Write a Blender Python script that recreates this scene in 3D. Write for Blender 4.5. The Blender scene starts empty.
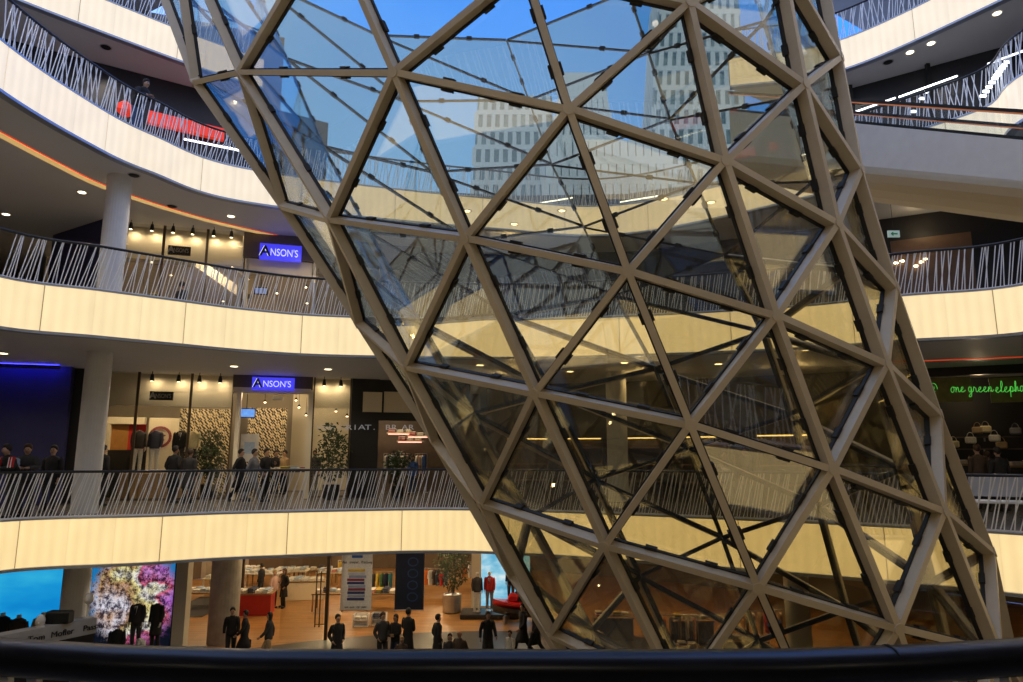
import bpy, bmesh, math, random
from mathutils import Vector, Matrix
random.seed(7)
sc = bpy.context.scene
COL = sc.collection
R = math.radians
V = Vector

# ------------------------------------------------------------------ camera
F, CX, CY = 680.0, 511.5, 341.0
EYE = 1.5
TH = math.atan(115 / F)
CT, ST = math.cos(TH), math.sin(TH)
cam = bpy.data.cameras.new('camera')
cam.sensor_width = 36.0
cam.lens = F / 1023 * 36.0
cam.clip_end = 2000
cam.clip_start = 0.05
camo = bpy.data.objects.new('camera', cam)
camo.location = (0, 0, EYE)
camo.rotation_euler = (R(90) + TH, 0, 0)
COL.objects.link(camo)
sc.camera = camo

def ray(x, y):
    a = (x - CX) / F
    b = (CY - y) / F
    return a, CT - b * ST, b * CT + ST

def PY(x, y, Y):
    a, f, u = ray(x, y)
    return V((a / f * Y, Y, EYE + u / f * Y))

def PZ(x, y, z):
    a, f, u = ray(x, y)
    t = (z - EYE) / u
    return V((a * t, f * t, z))

def proj(p):
    d = V(p) - V((0, 0, EYE))
    f = d.y * CT + d.z * ST
    u = -d.y * ST + d.z * CT
    if f < 0.05:
        return None
    return CX + d.x / f * F, CY - u / f * F, f

ZG, ZA, ZB, ZC, ZD = -5.6, 0.0, 5.5, 10.8, 16.0
FH = 1.16          # height of the lit balcony fronts

# --------------------------------------------------------------- materials
MATS = {}
def nodes_of(name):
    m = bpy.data.materials.new(name)
    m.use_nodes = True
    nt = m.node_tree
    nt.nodes.clear()
    out = nt.nodes.new('ShaderNodeOutputMaterial')
    return m, nt, out

def mat(name, col, rough=0.6, metal=0.0, vary=0.08, scale=6.0, emit=None, es=0.0, spec=0.5):
    if name in MATS:
        return MATS[name]
    m, nt, out = nodes_of(name)
    b = nt.nodes.new('ShaderNodeBsdfPrincipled')
    tc = nt.nodes.new('ShaderNodeTexCoord')
    n = nt.nodes.new('ShaderNodeTexNoise')
    n.inputs['Scale'].default_value = scale
    n.inputs['Detail'].default_value = 4
    nt.links.new(tc.outputs['Object'], n.inputs['Vector'])
    r = nt.nodes.new('ShaderNodeValToRGB')
    c0 = tuple(max(0, c * (1 - vary)) for c in col) + (1,)
    c1 = tuple(min(1, c * (1 + vary)) for c in col) + (1,)
    r.color_ramp.elements[0].position = 0.3
    r.color_ramp.elements[1].position = 0.7
    r.color_ramp.elements[0].color = c0
    r.color_ramp.elements[1].color = c1
    nt.links.new(n.outputs['Fac'], r.inputs['Fac'])
    nt.links.new(r.outputs['Color'], b.inputs['Base Color'])
    b.inputs['Roughness'].default_value = rough
    b.inputs['Metallic'].default_value = metal
    b.inputs['Specular IOR Level'].default_value = spec
    if emit:
        b.inputs['Emission Color'].default_value = tuple(emit) + (1,)
        b.inputs['Emission Strength'].default_value = es
    nt.links.new(b.outputs[0], out.inputs[0])
    MATS[name] = m
    return m

def glass(name, tint, f0=0.05, rough=0.01):
    if name in MATS:
        return MATS[name]
    m, nt, out = nodes_of(name)
    t = nt.nodes.new('ShaderNodeBsdfTransparent')
    t.inputs[0].default_value = tuple(tint) + (1,)
    g = nt.nodes.new('ShaderNodeBsdfGlossy')
    g.inputs['Color'].default_value = (1, 1, 1, 1)
    g.inputs['Roughness'].default_value = rough
    lw = nt.nodes.new('ShaderNodeLayerWeight')
    lw.inputs['Blend'].default_value = 0.5
    p = nt.nodes.new('ShaderNodeMath'); p.operation = 'POWER'; p.inputs[1].default_value = 5
    mr = nt.nodes.new('ShaderNodeMapRange')
    mr.inputs['To Min'].default_value = f0
    mr.inputs['To Max'].default_value = 1.0
    mx = nt.nodes.new('ShaderNodeMixShader')
    nt.links.new(lw.outputs['Facing'], p.inputs[0])
    nt.links.new(p.outputs[0], mr.inputs['Value'])
    nt.links.new(mr.outputs[0], mx.inputs[0])
    nt.links.new(t.outputs[0], mx.inputs[1])
    nt.links.new(g.outputs[0], mx.inputs[2])
    nt.links.new(mx.outputs[0], out.inputs[0])
    MATS[name] = m
    return m

def fascia_mat(name, col, strength):
    """back-lit acrylic panel, faint vertical lamp tubes and two fine joints per panel (UV.x in metres)"""
    m, nt, out = nodes_of(name)
    uv = nt.nodes.new('ShaderNodeUVMap')
    sep = nt.nodes.new('ShaderNodeSeparateXYZ')
    nt.links.new(uv.outputs[0], sep.inputs[0])
    def math_(op, a, b=None):
        n = nt.nodes.new('ShaderNodeMath'); n.operation = op
        for i, v in enumerate((a, b)):
            if v is None: continue
            if isinstance(v, (int, float)): n.inputs[i].default_value = v
            else: nt.links.new(v, n.inputs[i])
        return n.outputs[0]
    u = sep.outputs[0]
    w = math_('SINE', math_('MULTIPLY', u, 2 * math.pi / 0.26))
    w = math_('ADD', math_('MULTIPLY', w, 0.045), 1.0)
    fr = math_('FRACT', math_('DIVIDE', u, 1.033))
    line = math_('LESS_THAN', math_('ABSOLUTE', math_('SUBTRACT', fr, 0.5)), 0.488)
    line = math_('ADD', math_('MULTIPLY', line, 0.12), 0.88)
    nz = nt.nodes.new('ShaderNodeTexNoise')
    nz.inputs['Scale'].default_value = 1.3
    nt.links.new(uv.outputs[0], nz.inputs['Vector'])
    nv = math_('ADD', math_('MULTIPLY', nz.outputs['Fac'], 0.22), 0.89)
    s = math_('MULTIPLY', math_('MULTIPLY', w, line), math_('MULTIPLY', nv, strength))
    b = nt.nodes.new('ShaderNodeBsdfPrincipled')
    b.inputs['Base Color'].default_value = (0.35, 0.33, 0.28, 1)
    b.inputs['Roughness'].default_value = 0.35
    b.inputs['Emission Color'].default_value = tuple(col) + (1,)
    nt.links.new(s, b.inputs['Emission Strength'])
    nt.links.new(b.outputs[0], out.inputs[0])
    MATS[name] = m
    return m

def wood_mat(name, c0, c1, sx=0.12, sy=1.4, rough=0.35):
    m, nt, out = nodes_of(name)
    tc = nt.nodes.new('ShaderNodeTexCoord')
    br = nt.nodes.new('ShaderNodeTexBrick')
    br.inputs['Color1'].default_value = c0 + (1,)
    br.inputs['Color2'].default_value = c1 + (1,)
    br.inputs['Mortar'].default_value = tuple(c * .5 for c in c0) + (1,)
    br.inputs['Scale'].default_value = 1.0
    br.inputs['Mortar Size'].default_value = 0.006
    br.inputs['Brick Width'].default_value = sy
    br.inputs['Row Height'].default_value = sx
    nz = nt.nodes.new('ShaderNodeTexNoise'); nz.inputs['Scale'].default_value = 1.1
    mx = nt.nodes.new('ShaderNodeMixRGB'); mx.blend_type = 'MULTIPLY'; mx.inputs[0].default_value = 0.45
    nt.links.new(tc.outputs['Object'], br.inputs['Vector'])
    nt.links.new(tc.outputs['Object'], nz.inputs['Vector'])
    nt.links.new(br.outputs['Color'], mx.inputs[1])
    nt.links.new(nz.outputs['Fac'], mx.inputs[2])
    b = nt.nodes.new('ShaderNodeBsdfPrincipled')
    b.inputs['Roughness'].default_value = rough
    nt.links.new(mx.outputs[0], b.inputs['Base Color'])
    nt.links.new(b.outputs[0], out.inputs[0])
    MATS[name] = m
    return m

M_frame = mat('champagne_grey_steel', (0.60, 0.515, 0.395), 0.42, 0.1, 0.04)
M_gasket = mat('black_gasket', (0.012, 0.012, 0.013), 0.6)
M_seam = mat('dark_seam', (0.02, 0.025, 0.035), 0.5)
M_glass = glass('funnel_glass', (0.925, 0.90, 0.80), 0.10)
M_shopglass = glass('shop_glass', (0.94, 0.94, 0.92), 0.03)
M_balglass = glass('balustrade_glass', (0.93, 0.95, 0.95), 0.05)
M_white = mat('white_paint', (0.88, 0.87, 0.86), 0.5, 0, 0.03)
M_rod = mat('white_rod', (0.9, 0.9, 0.9), 0.35, 0, 0.02)
M_rail = mat('dark_handrail', (0.018, 0.02, 0.026), 0.32, 0, 0.3, 14)
M_trim = mat('edge_trim_metal', (0.42, 0.45, 0.52), 0.35, 0.5, 0.03)
M_joint = mat('panel_joint_metal', (0.5, 0.42, 0.28), 0.5, 0.3, 0.03)
M_ceil = mat('ceiling_plaster', (0.74, 0.72, 0.70), 0.55, 0, 0.03, 0.4)
M_floorst = mat('floor_stone', (0.20, 0.187, 0.17), 0.25, 0, 0.15, 1.5)
M_wallgrey = mat('wall_warm_grey', (0.33, 0.28, 0.22), 0.7, 0, 0.06, 0.6)
M_dark = mat('dark_wall', (0.018, 0.017, 0.018), 0.45, 0, 0.1, 0.6)
M_navy = mat('navy_wall', (0.035, 0.035, 0.13), 0.5, 0, 0.15, 1.2)
M_beige = mat('beige_panel', (0.74, 0.64, 0.46), 0.55, 0, 0.04, 0.8)
M_cream = mat('cream_panel', (0.80, 0.72, 0.55), 0.5, 0, 0.03, 0.8)
M_brown = mat('brown_header', (0.13, 0.10, 0.08), 0.5, 0, 0.08)
M_pillar = mat('pillar_plaster', (0.74, 0.73, 0.72), 0.5, 0, 0.03)
M_concrete = mat('concrete', (0.34, 0.31, 0.25), 0.8, 0, 0.15, 3)
M_black = mat('black', (0.01, 0.01, 0.01), 0.5)
M_steel = mat('brushed_steel', (0.55, 0.55, 0.56), 0.3, 0.9)
M_bronze = mat('bronze_frame', (0.12, 0.085, 0.055), 0.35, 0.7)
M_wood = wood_mat('oak_floor', (0.62, 0.31, 0.09), (0.44, 0.21, 0.06))
M_table = wood_mat('table_oak', (0.50, 0.32, 0.15), (0.42, 0.26, 0.12), 0.09, 0.9, 0.5)
M_fA = fascia_mat('lit_panel_lower', (1.0, 0.735, 0.345), 0.93)
M_fB = fascia_mat('lit_panel_middle', (1.0, 0.775, 0.42), 0.93)
M_fC = fascia_mat('lit_panel_upper', (1.0, 0.845, 0.62), 0.85)  # paler towards the top storeys: daylight put into the glow colour
M_lamp = mat('warm_lamp', (1, .9, .7), 0.5, emit=(1, .78, .45), es=6)
M_lampw = mat('white_lamp', (1, 1, 1), 0.5, emit=(.9, .95, 1), es=4)
M_blueled = mat('blue_sign_face', (0.05, 0.05, 0.6), 0.4, emit=(0.055, 0.05, 0.85), es=0.95)
M_redled = mat('red_light_line', (0.9, 0.1, 0.05), 0.4, emit=(1, 0.1, 0.03), es=0.38)
M_yelled = mat('yellow_light_line', (0.9, 0.6, 0.3), 0.4, emit=(1, 0.66, 0.22), es=0.5)
M_green = mat('green_neon', (0.1, 0.9, 0.1), 0.4, emit=(0.12, 0.75, 0.10), es=0.6)
M_leaf = mat('leaf_green', (0.035, 0.06, 0.018), 0.5, 0, 0.4, 9)
M_soil = mat('bark', (0.09, 0.06, 0.04), 0.9)
M_skin = mat('skin', (0.42, 0.25, 0.17), 0.5, 0, 0.06)
M_maniq = mat('mannequin_white', (0.72, 0.68, 0.6), 0.35, 0, 0.02)

def cloth(name, c):
    return mat('cloth_' + name, c, 0.85, 0, 0.15, 22)
CL = {k: cloth(k, c) for k, c in dict(
    black=(0.016, 0.015, 0.017), charcoal=(0.045, 0.042, 0.045), navy=(0.018, 0.024, 0.06), brown=(0.07, 0.045, 0.03),
    grey=(0.20, 0.21, 0.25), jeans=(0.05, 0.085, 0.18), white=(0.75, 0.73, 0.68), cream=(0.72, 0.64, 0.40),
    red=(0.5, 0.02, 0.02), pink=(0.62, 0.42, 0.36), teal=(0.03, 0.16, 0.18), yellow=(0.6, 0.42, 0.06),
    orange=(0.55, 0.16, 0.03), blue=(0.06, 0.14, 0.45), green=(0.07, 0.16, 0.06), lightblue=(0.36, 0.46, 0.62),
    tan=(0.42, 0.30, 0.17), purple=(0.2, 0.06, 0.2)).items()}
HAIR = {k: mat('hair_' + k, c, 0.6, 0, 0.2, 30) for k, c in dict(
    dark=(0.012, 0.009, 0.008), brown=(0.06, 0.032, 0.017), blond=(0.45, 0.32, 0.14), grey=(0.3, 0.29, 0.28)).items()}

# ----------------------------------------------------------------- builder
class MB:
    def __init__(s):
        s.v, s.f, s.mi, s.uv = [], [], [], None
    def add(s, verts, faces, mi=0):
        o = len(s.v)
        s.v += [V(p) for p in verts]
        for f in faces:
            s.f.append(tuple(i + o for i in f)); s.mi.append(mi)
        return s
    def hexa(s, p, mi=0):      # p: 4 bottom + 4 top
        return s.add(p, [(3, 2, 1, 0), (4, 5, 6, 7), (0, 1, 5, 4), (1, 2, 6, 5), (2, 3, 7, 6), (3, 0, 4, 7)], mi)
    def box(s, c, d, rz=0.0, mi=0):
        c = V(c); x, y, z = d[0] / 2, d[1] / 2, d[2] / 2
        rot = Matrix.Rotation(rz, 3, 'Z')
        return s.hexa([c + rot @ V(q) for q in ((-x, -y, -z), (x, -y, -z), (x, y, -z), (-x, y, -z),
                                                (-x, -y, z), (x, -y, z), (x, y, z), (-x, y, z))], mi)
    def bbox(s, c, d, bev, rz=0.0, mi=0):     # box with chamfered vertical edges and top rim
        c = V(c); x, y, z = d[0] / 2, d[1] / 2, d[2] / 2
        rot = Matrix.Rotation(rz, 3, 'Z')
        def loop(x, y, z, b):
            return [c + rot @ V(q) for q in ((-x + b, -y, z), (x - b, -y, z), (x, -y + b, z), (x, y - b, z),
                                             (x - b, y, z), (-x + b, y, z), (-x, y - b, z), (-x, -y + b, z))]
        L = loop(x - bev, y - bev, -z, bev / 2) + loop(x, y, -z + bev, bev) + loop(x, y, z - bev, bev) + loop(x - bev, y - bev, z, bev / 2)
        fs = [tuple(range(7, -1, -1)), tuple(range(24, 32))]
        for k in range(3):
            for i in range(8):
                j = (i + 1) % 8
                fs.append((k * 8 + i, k * 8 + j, k * 8 + 8 + j, k * 8 + 8 + i))
        return s.add(L, fs, mi)
    def bar(s, p, q, w, d, nrm, mi=0):       # rectangular bar p->q, w across, d along nrm
        p, q = V(p), V(q); t = (q - p).normalized()
        n = V(nrm); n = (n - t * n.dot(t)).normalized(); b = t.cross(n)
        a, e = b * (w / 2), n * (d / 2)
        return s.hexa([p - a - e, p + a - e, p + a + e, p - a + e, q - a - e, q + a - e, q + a + e, q - a + e], mi)
    def tube(s, p, q, r, n=8, r2=None, mi=0):
        p, q = V(p), V(q); r2 = r if r2 is None else r2
        t = (q - p).normalized()
        a = t.orthogonal().normalized(); b = t.cross(a)
        vs = []
        for (c, rr) in ((p, r), (q, r2)):
            for i in range(n):
                an = 2 * math.pi * i / n
                vs.append(c + (a * math.cos(an) + b * math.sin(an)) * rr)
        fs = [(i, (i + 1) % n, n + (i + 1) % n, n + i) for i in range(n)]
        fs += [tuple(range(n - 1, -1, -1)), tuple(range(n, 2 * n))]
        return s.add(vs, fs, mi)
    def lathe(s, prof, c=(0, 0, 0), n=16, mi=0):
        c = V(c); vs = []; fs = []
        for (r, z) in prof:
            for i in range(n):
                a = 2 * math.pi * i / n
                vs.append(c + V((r * math.cos(a), r * math.sin(a), z)))
        for k in range(len(prof) - 1):
            for i in range(n):
                j = (i + 1) % n
                fs.append((k * n + i, k * n + j, (k + 1) * n + j, (k + 1) * n + i))
        fs.append(tuple(range(n - 1, -1, -1)))
        fs.append(tuple(range((len(prof) - 1) * n, len(prof) * n)))
        return s.add(vs, fs, mi)
    def sweep(s, path, prof, closed=False, mi=0):   # prof: (out, up) offsets; horizontal path of (point, outward normal)
        n = len(prof); vs = []; fs = []
        for (p, o) in path:
            for (a, b) in prof:
                vs.append(V(p) + V(o) * a + V((0, 0, b)))
        m = len(path)
        for k in range(m if closed else m - 1):
            k2 = (k + 1) % m
            for i in range(n):
                j = (i + 1) % n
                fs.append((k * n + i, k * n + j, k2 * n + j, k2 * n + i))
        if not closed:
            fs += [tuple(range(n - 1, -1, -1)), tuple(range((m - 1) * n, m * n))]
        return s.add(vs, fs, mi)
    def sphere(s, c, r, n=8, m=6, sq=(1, 1, 1), mi=0):
        prof = [(r * math.sin(math.pi * k / m) + 1e-4, -r * math.cos(math.pi * k / m)) for k in range(m + 1)]
        o = len(s.v)
        s.lathe(prof, (0, 0, 0), n, mi)
        for i in range(o, len(s.v)):
            p = s.v[i]
            s.v[i] = V((p.x * sq[0], p.y * sq[1], p.z * sq[2])) + V(c)
        return s
    def mesh(s, name, mats, smooth=False, loc=(0, 0, 0)):
        me = bpy.data.meshes.new(name)
        l = V(loc)
        me.from_pydata([tuple(p - l) for p in s.v], [], s.f)
        for m in (mats if isinstance(mats, (list, tuple)) else [mats]):
            me.materials.append(m)
        if any(s.mi):
            me.polygons.foreach_set('material_index', s.mi)
        if s.uv:
            ul = me.uv_layers.new(name='UVMap')
            for lp in me.loops:
                ul.data[lp.index].uv = s.uv[lp.vertex_index]
        bm = bmesh.new(); bm.from_mesh(me)
        bmesh.ops.recalc_face_normals(bm, faces=bm.faces)
        bm.to_mesh(me); bm.free()
        if smooth:
            me.polygons.foreach_set('use_smooth', [True] * len(me.polygons))
        me.update()
        return me

def setp(o, label=None, cat=None, group=None, kind=None):
    if label: o['label'] = label
    if cat: o['category'] = cat
    if group: o['group'] = group
    if kind: o['kind'] = kind
    return o

def thing(name, label, cat, loc=(0, 0, 0), rz=0.0, group=None):
    o = bpy.data.objects.new(name, None)
    o.empty_display_size = 0.2
    COL.objects.link(o)
    o.location = loc
    o.rotation_euler = (0, 0, rz)
    return setp(o, label, cat, group)

def part(name, mb, m, parent, smooth=False, world=True, label=None, kind=None):
    """a part; vertices given in world coordinates unless world=False (then in the parent's own)"""
    if isinstance(mb, MB):
        loc = V((0, 0, 0))
        if world and parent is not None:
            p = parent
            while p is not None:
                loc += V(p.location); p = p.parent
        me = mb.mesh(name, m, smooth, loc)
    else:
        me = mb
    o = bpy.data.objects.new(name, me)
    COL.objects.link(o)
    o.parent = parent
    return setp(o, label, None, None, kind)

def solo(name, mb, m, label, cat, base, group=None, smooth=False):
    o = bpy.data.objects.new(name, mb.mesh(name, m, smooth, base))
    o.location = base
    COL.objects.link(o)
    return setp(o, label, cat, group)

def struct(name, mb, m, smooth=False):
    o = bpy.data.objects.new(name, mb.mesh(name, m, smooth))
    COL.objects.link(o)
    o['kind'] = 'structure'
    return o

def dup(src, loc, rz=None, label=None, group=None, scale=None):
    r = src.copy(); COL.objects.link(r)
    r.location = loc
    if rz is not None: r.rotation_euler = (0, 0, rz)
    if label: r['label'] = label
    if group: r['group'] = group
    if scale: r.scale = scale
    for ch in list(src.children):
        c = ch.copy(); COL.objects.link(c); c.parent = r
        for g in list(ch.children):
            d = g.copy(); COL.objects.link(d); d.parent = c
    return r

def lamp(p, power, col=(1, .78, .5), size=0.25):
    l = bpy.data.lights.new('lamp', 'POINT')
    l.energy = power * 1.4; l.color = col; l.shadow_soft_size = 0.1
    o = bpy.data.objects.new('lamp', l); o.location = p
    COL.objects.link(o)
    return o

def spot(p, power, col=(1, .84, .64), ang=150):
    l = bpy.data.lights.new('lamp', 'SPOT'); l.energy = power; l.color = col; l.shadow_soft_size = .08; l.spot_size = R(ang); l.spot_blend = .6
    o = bpy.data.objects.new('lamp', l); o.location = p; COL.objects.link(o)
    return o

def text(body, size, loc, rz, m, parent, ext=0.012, align='CENTER', name='lettering', sx=1.0, off=0.0, tilt=R(90)):
    c = bpy.data.curves.new(name, 'FONT')
    c.body = body; c.size = size; c.extrude = ext; c.align_x = align; c.align_y = 'CENTER'; c.offset = off
    tmp = bpy.data.objects.new('tmp', c); COL.objects.link(tmp)
    me = bpy.data.meshes.new_from_object(tmp.evaluated_get(bpy.context.evaluated_depsgraph_get()))
    bpy.data.objects.remove(tmp); bpy.data.curves.remove(c)
    me.materials.clear(); me.materials.append(m)
    o = bpy.data.objects.new(name, me)
    COL.objects.link(o)
    o.parent = parent
    pl = V(parent.location) if parent else V((0, 0, 0))
    pr = parent.rotation_euler.z if parent else 0.0
    o.location = Matrix.Rotation(-pr, 3, 'Z') @ (V(loc) - pl)
    o.rotation_euler = (tilt, 0, rz - pr)
    o.scale = (sx, 1, 1)
    return o

def words(body, size, loc, rz, m, parent, ext, sx=1.0):
    n = len(body); x = 0; d = V((math.cos(rz), math.sin(rz), 0))
    for w_ in body.split(' '):
        text(w_, size, V(loc) + d * ((x + len(w_) / 2 - n / 2) * size * .53 * sx), rz, m, parent, ext, sx=sx)
        x += len(w_) + 1

# -------------------------------------------------------------- ring curves
def catmull(pts, closed, step=0.25):
    out = []
    n = len(pts)
    rng = range(n) if closed else range(n - 1)
    for i in rng:
        p1, p2 = pts[i], pts[(i + 1) % n]
        p0 = pts[(i - 1) % n] if closed or i > 0 else p1 * 2 - p2
        p3 = pts[(i + 2) % n] if closed or i + 2 < n else p2 * 2 - p1
        k = 12
        for j in range(k):
            t = j / k
            out.append(0.5 * ((2 * p1) + (p2 - p0) * t + (2 * p0 - 5 * p1 + 4 * p2 - p3) * t * t + (3 * p1 - p0 - 3 * p2 + p3) * t ** 3))
    if not closed: out.append(pts[-1].copy())
    # even resample
    q = out + ([out[0]] if closed else [])
    L = [0]
    for a, b in zip(q, q[1:]): L.append(L[-1] + (b - a).length)
    m = max(2, int(round(L[-1] / step)))
    res = []; k = 0
    for i in range(m if closed else m + 1):
        s = L[-1] * i / m
        while k < len(L) - 2 and L[k + 1] < s: k += 1
        t = (s - L[k]) / max(1e-9, L[k + 1] - L[k])
        res.append(q[k].lerp(q[k + 1], t))
    return res

CEN = V((0, 11.5, 0))
class Ring:
    def __init__(s, pts, z, closed):
        s.z, s.closed = z, closed
        s.p = catmull([V((p[0], p[1], z)) for p in pts], closed)
        n = len(s.p); s.n = []
        for i in range(n):
            a = s.p[(i - 1) % n] if closed or i else s.p[0]
            b = s.p[(i + 1) % n] if closed or i < n - 1 else s.p[-1]
            t = (b - a).normalized()
            nn = V((-t.y, t.x, 0))
            if nn.dot(s.p[i] - CEN) < 0: nn = -nn
            s.n.append(nn)
        q = s.p + ([s.p[0]] if closed else [])
        s.L = [0]
        for a, b in zip(q, q[1:]): s.L.append(s.L[-1] + (b - a).length)
        s.len = s.L[-1]
    def at(s, d):
        if s.closed: d %= s.len
        d = min(max(d, 0), s.len)
        n = len(s.p)
        k = min(int(d / s.len * (n if s.closed else n - 1)), (n if s.closed else n - 1) - 1)
        t = (d - s.L[k]) / (s.L[k + 1] - s.L[k])
        j = (k + 1) % n
        return s.p[k].lerp(s.p[j], t), s.n[k].lerp(s.n[j], t).normalized()

def near(pts, z):
    return [tuple(PZ(x, y, z).xy) for x, y in pts]
ptsA = near([(0, 521), (150, 516), (260, 512.4), (469, 509.5), (735, 519), (1023, 534)], ZA) + \
       [(11.6, 10.5), (9.6, 6.6), (6.0, 3.6), (3.0, 2.05), (1.05, 1.42), (0, 1.33), (-1.05, 1.42), (-3.0, 2.05), (-6.2, 4.0), (-9.6, 8.0), (-11.4, 12.4)]
ptsB = near([(0, 277), (100, 290.7), (170, 300), (253, 310.6), (340, 317), (509, 320), (640, 316), (795, 307), (902, 296), (1023, 285)], ZB) + \
       [(12.9, 12.0), (11.0, 7.4), (6.5, 3.6), (3.0, 2.1), (0, 1.5), (-3.0, 2.1), (-6.5, 3.8), (-10, 7.4), (-11.8, 11.5)]
ptsC = near([(0, 41), (90, 103), (151, 135), (250, 170), (480, 198), (640, 203), (944, 123), (1023, 75)], ZC) + \
       [(13.2, 11.0), (10.8, 6.6), (6.0, 3.0), (0, 1.2), (-6.0, 3.0), (-9.6, 6.6), (-11.3, 10.8)]
RA, RB, RC = Ring(ptsA, ZA, True), Ring(ptsB, ZB, True), Ring(ptsC, ZC, True)
dl = near([(-60, -34), (15, 0), (182, 63), (262, 89)], ZD - FH)
dr = near([(730, 88), (843, 71), (1005, 0), (1060, -30)], ZD - FH)
RD1, RD2 = Ring([(-18.5, 9)] + dl, ZD, False), Ring(dr + [(17.8, 9)], ZD, False)

EC, ERX, ERY = V((0, 18, 0)), 30.0, 30.0
def outer(p, k=1.0):
    d = (p - EC); d.z = 0; d.normalize()
    t = 1 / math.sqrt((d.x / ERX) ** 2 + (d.y / ERY) ** 2)
    return EC + d * t * k

def slab(ring, z0, z1, keep=None, outr=outer):
    mb = MB()
    n = len(ring.p)
    O = [outr(p) for p in ring.p]
    for i in range(n if ring.closed else n - 1):
        j = (i + 1) % n
        if keep and not keep(ring.p[i]): continue
        a, b, c, d = ring.p[i].copy(), ring.p[j].copy(), O[j].copy(), O[i].copy()
        mb.hexa([V((q.x, q.y, z0)) for q in (a, b, c, d)] + [V((q.x, q.y, z1)) for q in (a, b, c, d)])
    return mb

for ring in (RA, RB, RC):
    struct('floor', slab(ring, ring.z - 0.3, ring.z - 0.02), M_floorst)
    struct('ceiling', slab(ring, ring.z - FH + 0.02, ring.z - FH + 0.3), M_ceil)
for ring in (RD1, RD2):
    struct('floor', slab(ring, ring.z - 0.3, ring.z - 0.02), M_floorst)
    struct('ceiling', slab(ring, ring.z - FH + 0.02, ring.z - FH + 0.3), M_ceil)
    struct('ceiling', slab(ring, ring.z + 4.6, ring.z + 4.9), M_ceil)

# ground floor: oak in the shops, a dark stone disc below the atrium
mb = MB(); N = 96
vs = [EC + V((ERX * math.cos(2 * math.pi * i / N), ERY * math.sin(2 * math.pi * i / N), 0)) for i in range(N)]
mb.add([V((p.x, p.y, ZG - 0.3)) for p in vs] + [V((p.x, p.y, ZG - 0.012)) for p in vs],
       [tuple(range(N - 1, -1, -1)), tuple(range(N, 2 * N))] + [(i, (i + 1) % N, N + (i + 1) % N, N + i) for i in range(N)])
struct('floor', mb, M_wood)
mb = MB(); mb.lathe([(17.6, ZG - 0.010), (17.6, ZG)], (-0.6, 12.0, 0), 96)
struct('floor', mb, mat('dark_stone_disc', (0.05, 0.048, 0.047), 0.35, 0, 0.15, 1.2))

def wall_arc(a0, a1, z0, z1, k=1.0, n=28):
    mb = MB(); path = []
    for i in range(n + 1):
        a = R(a0 + (a1 - a0) * i / n)
        d = V((math.cos(a), math.sin(a), 0))
        t = 1 / math.sqrt((d.x / ERX) ** 2 + (d.y / ERY) ** 2)
        path.append((EC + d * t * k, d))
    mb.sweep(path, [(-0.05, z0), (0.25, z0), (0.25, z1), (-0.05, z1)])
    return mb
struct('wall_right', wall_arc(-45, 40, ZG, ZD + 4.6), M_wallgrey)
struct('wall_back', wall_arc(40, 138, ZG, ZC - 0.3), M_wallgrey)
struct('wall_left', wall_arc(138, 225, ZG, ZD + 4.6), M_wallgrey)
struct('wall_front', wall_arc(225, 315, ZG, ZC + 4), M_wallgrey)

# ---------------------------------------------------- lit balcony fronts
def fascia(ring, m, label, s0=0.0, plen=3.1):
    npan = max(1, int(round(ring.len / plen)))
    pl = ring.len / npan
    base = ring.at(0)[0]
    t = thing('balcony_parapet', label, 'balcony', base)
    for k in range(npan):
        a, b = k * pl + s0 + 0.01, (k + 1) * pl + s0 - 0.01
        n = 10; path = []
        for i in range(n + 1):
            p, o = ring.at(a + (b - a) * i / n)
            path.append((p, o))
        mb = MB()
        prof = [(-0.06, -FH + 0.05), (0.0, -FH + 0.05), (0.0, -0.03), (-0.06, -0.03)]
        mb.sweep(path, prof)
        mb.uv = [((i // 4) / n * 3.1, (mb.v[i].z)) for i in range(len(mb.v))]
        part('lit_panel', mb, m, t)
    n = len(ring.p)
    path = list(zip(ring.p, ring.n))
    mb = MB(); mb.sweep(path, [(-0.10, -FH - 0.03), (0.12, -FH - 0.03), (0.12, -FH + 0.04), (-0.10, -FH + 0.04)], ring.closed)
    part('bottom_trim', mb, M_trim, t, label='blue grey metal edge strip')
    mb = MB(); mb.sweep(path, [(-0.08, -0.025), (0.14, -0.025), (0.14, 0.02), (-0.08, 0.02)], ring.closed)
    part('top_trim', mb, M_trim, t)
    mb = MB()
    for k in range(npan):
        p, o = ring.at(k * pl + s0)
        tt = V((-o.y, o.x, 0))
        mb.bar(p - o * 0.02 + V((0, 0, -FH + 0.05)), p - o * 0.02 + V((0, 0, -0.03)), 0.022, 0.05, o)
    part('panel_joint', mb, M_joint, t, kind='stuff')
    return t
fascia(RA, M_fA, 'backlit cream balcony front level with the viewer, below the lower signs walkway', 0.4)
fascia(RB, M_fB, 'backlit cream balcony front one storey up, below the upper blue shop sign', 0.9)
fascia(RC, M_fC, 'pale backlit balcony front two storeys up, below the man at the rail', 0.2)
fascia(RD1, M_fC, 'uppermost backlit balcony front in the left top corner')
fascia(RD2, M_fC, 'uppermost backlit balcony front in the right top corner')

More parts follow.
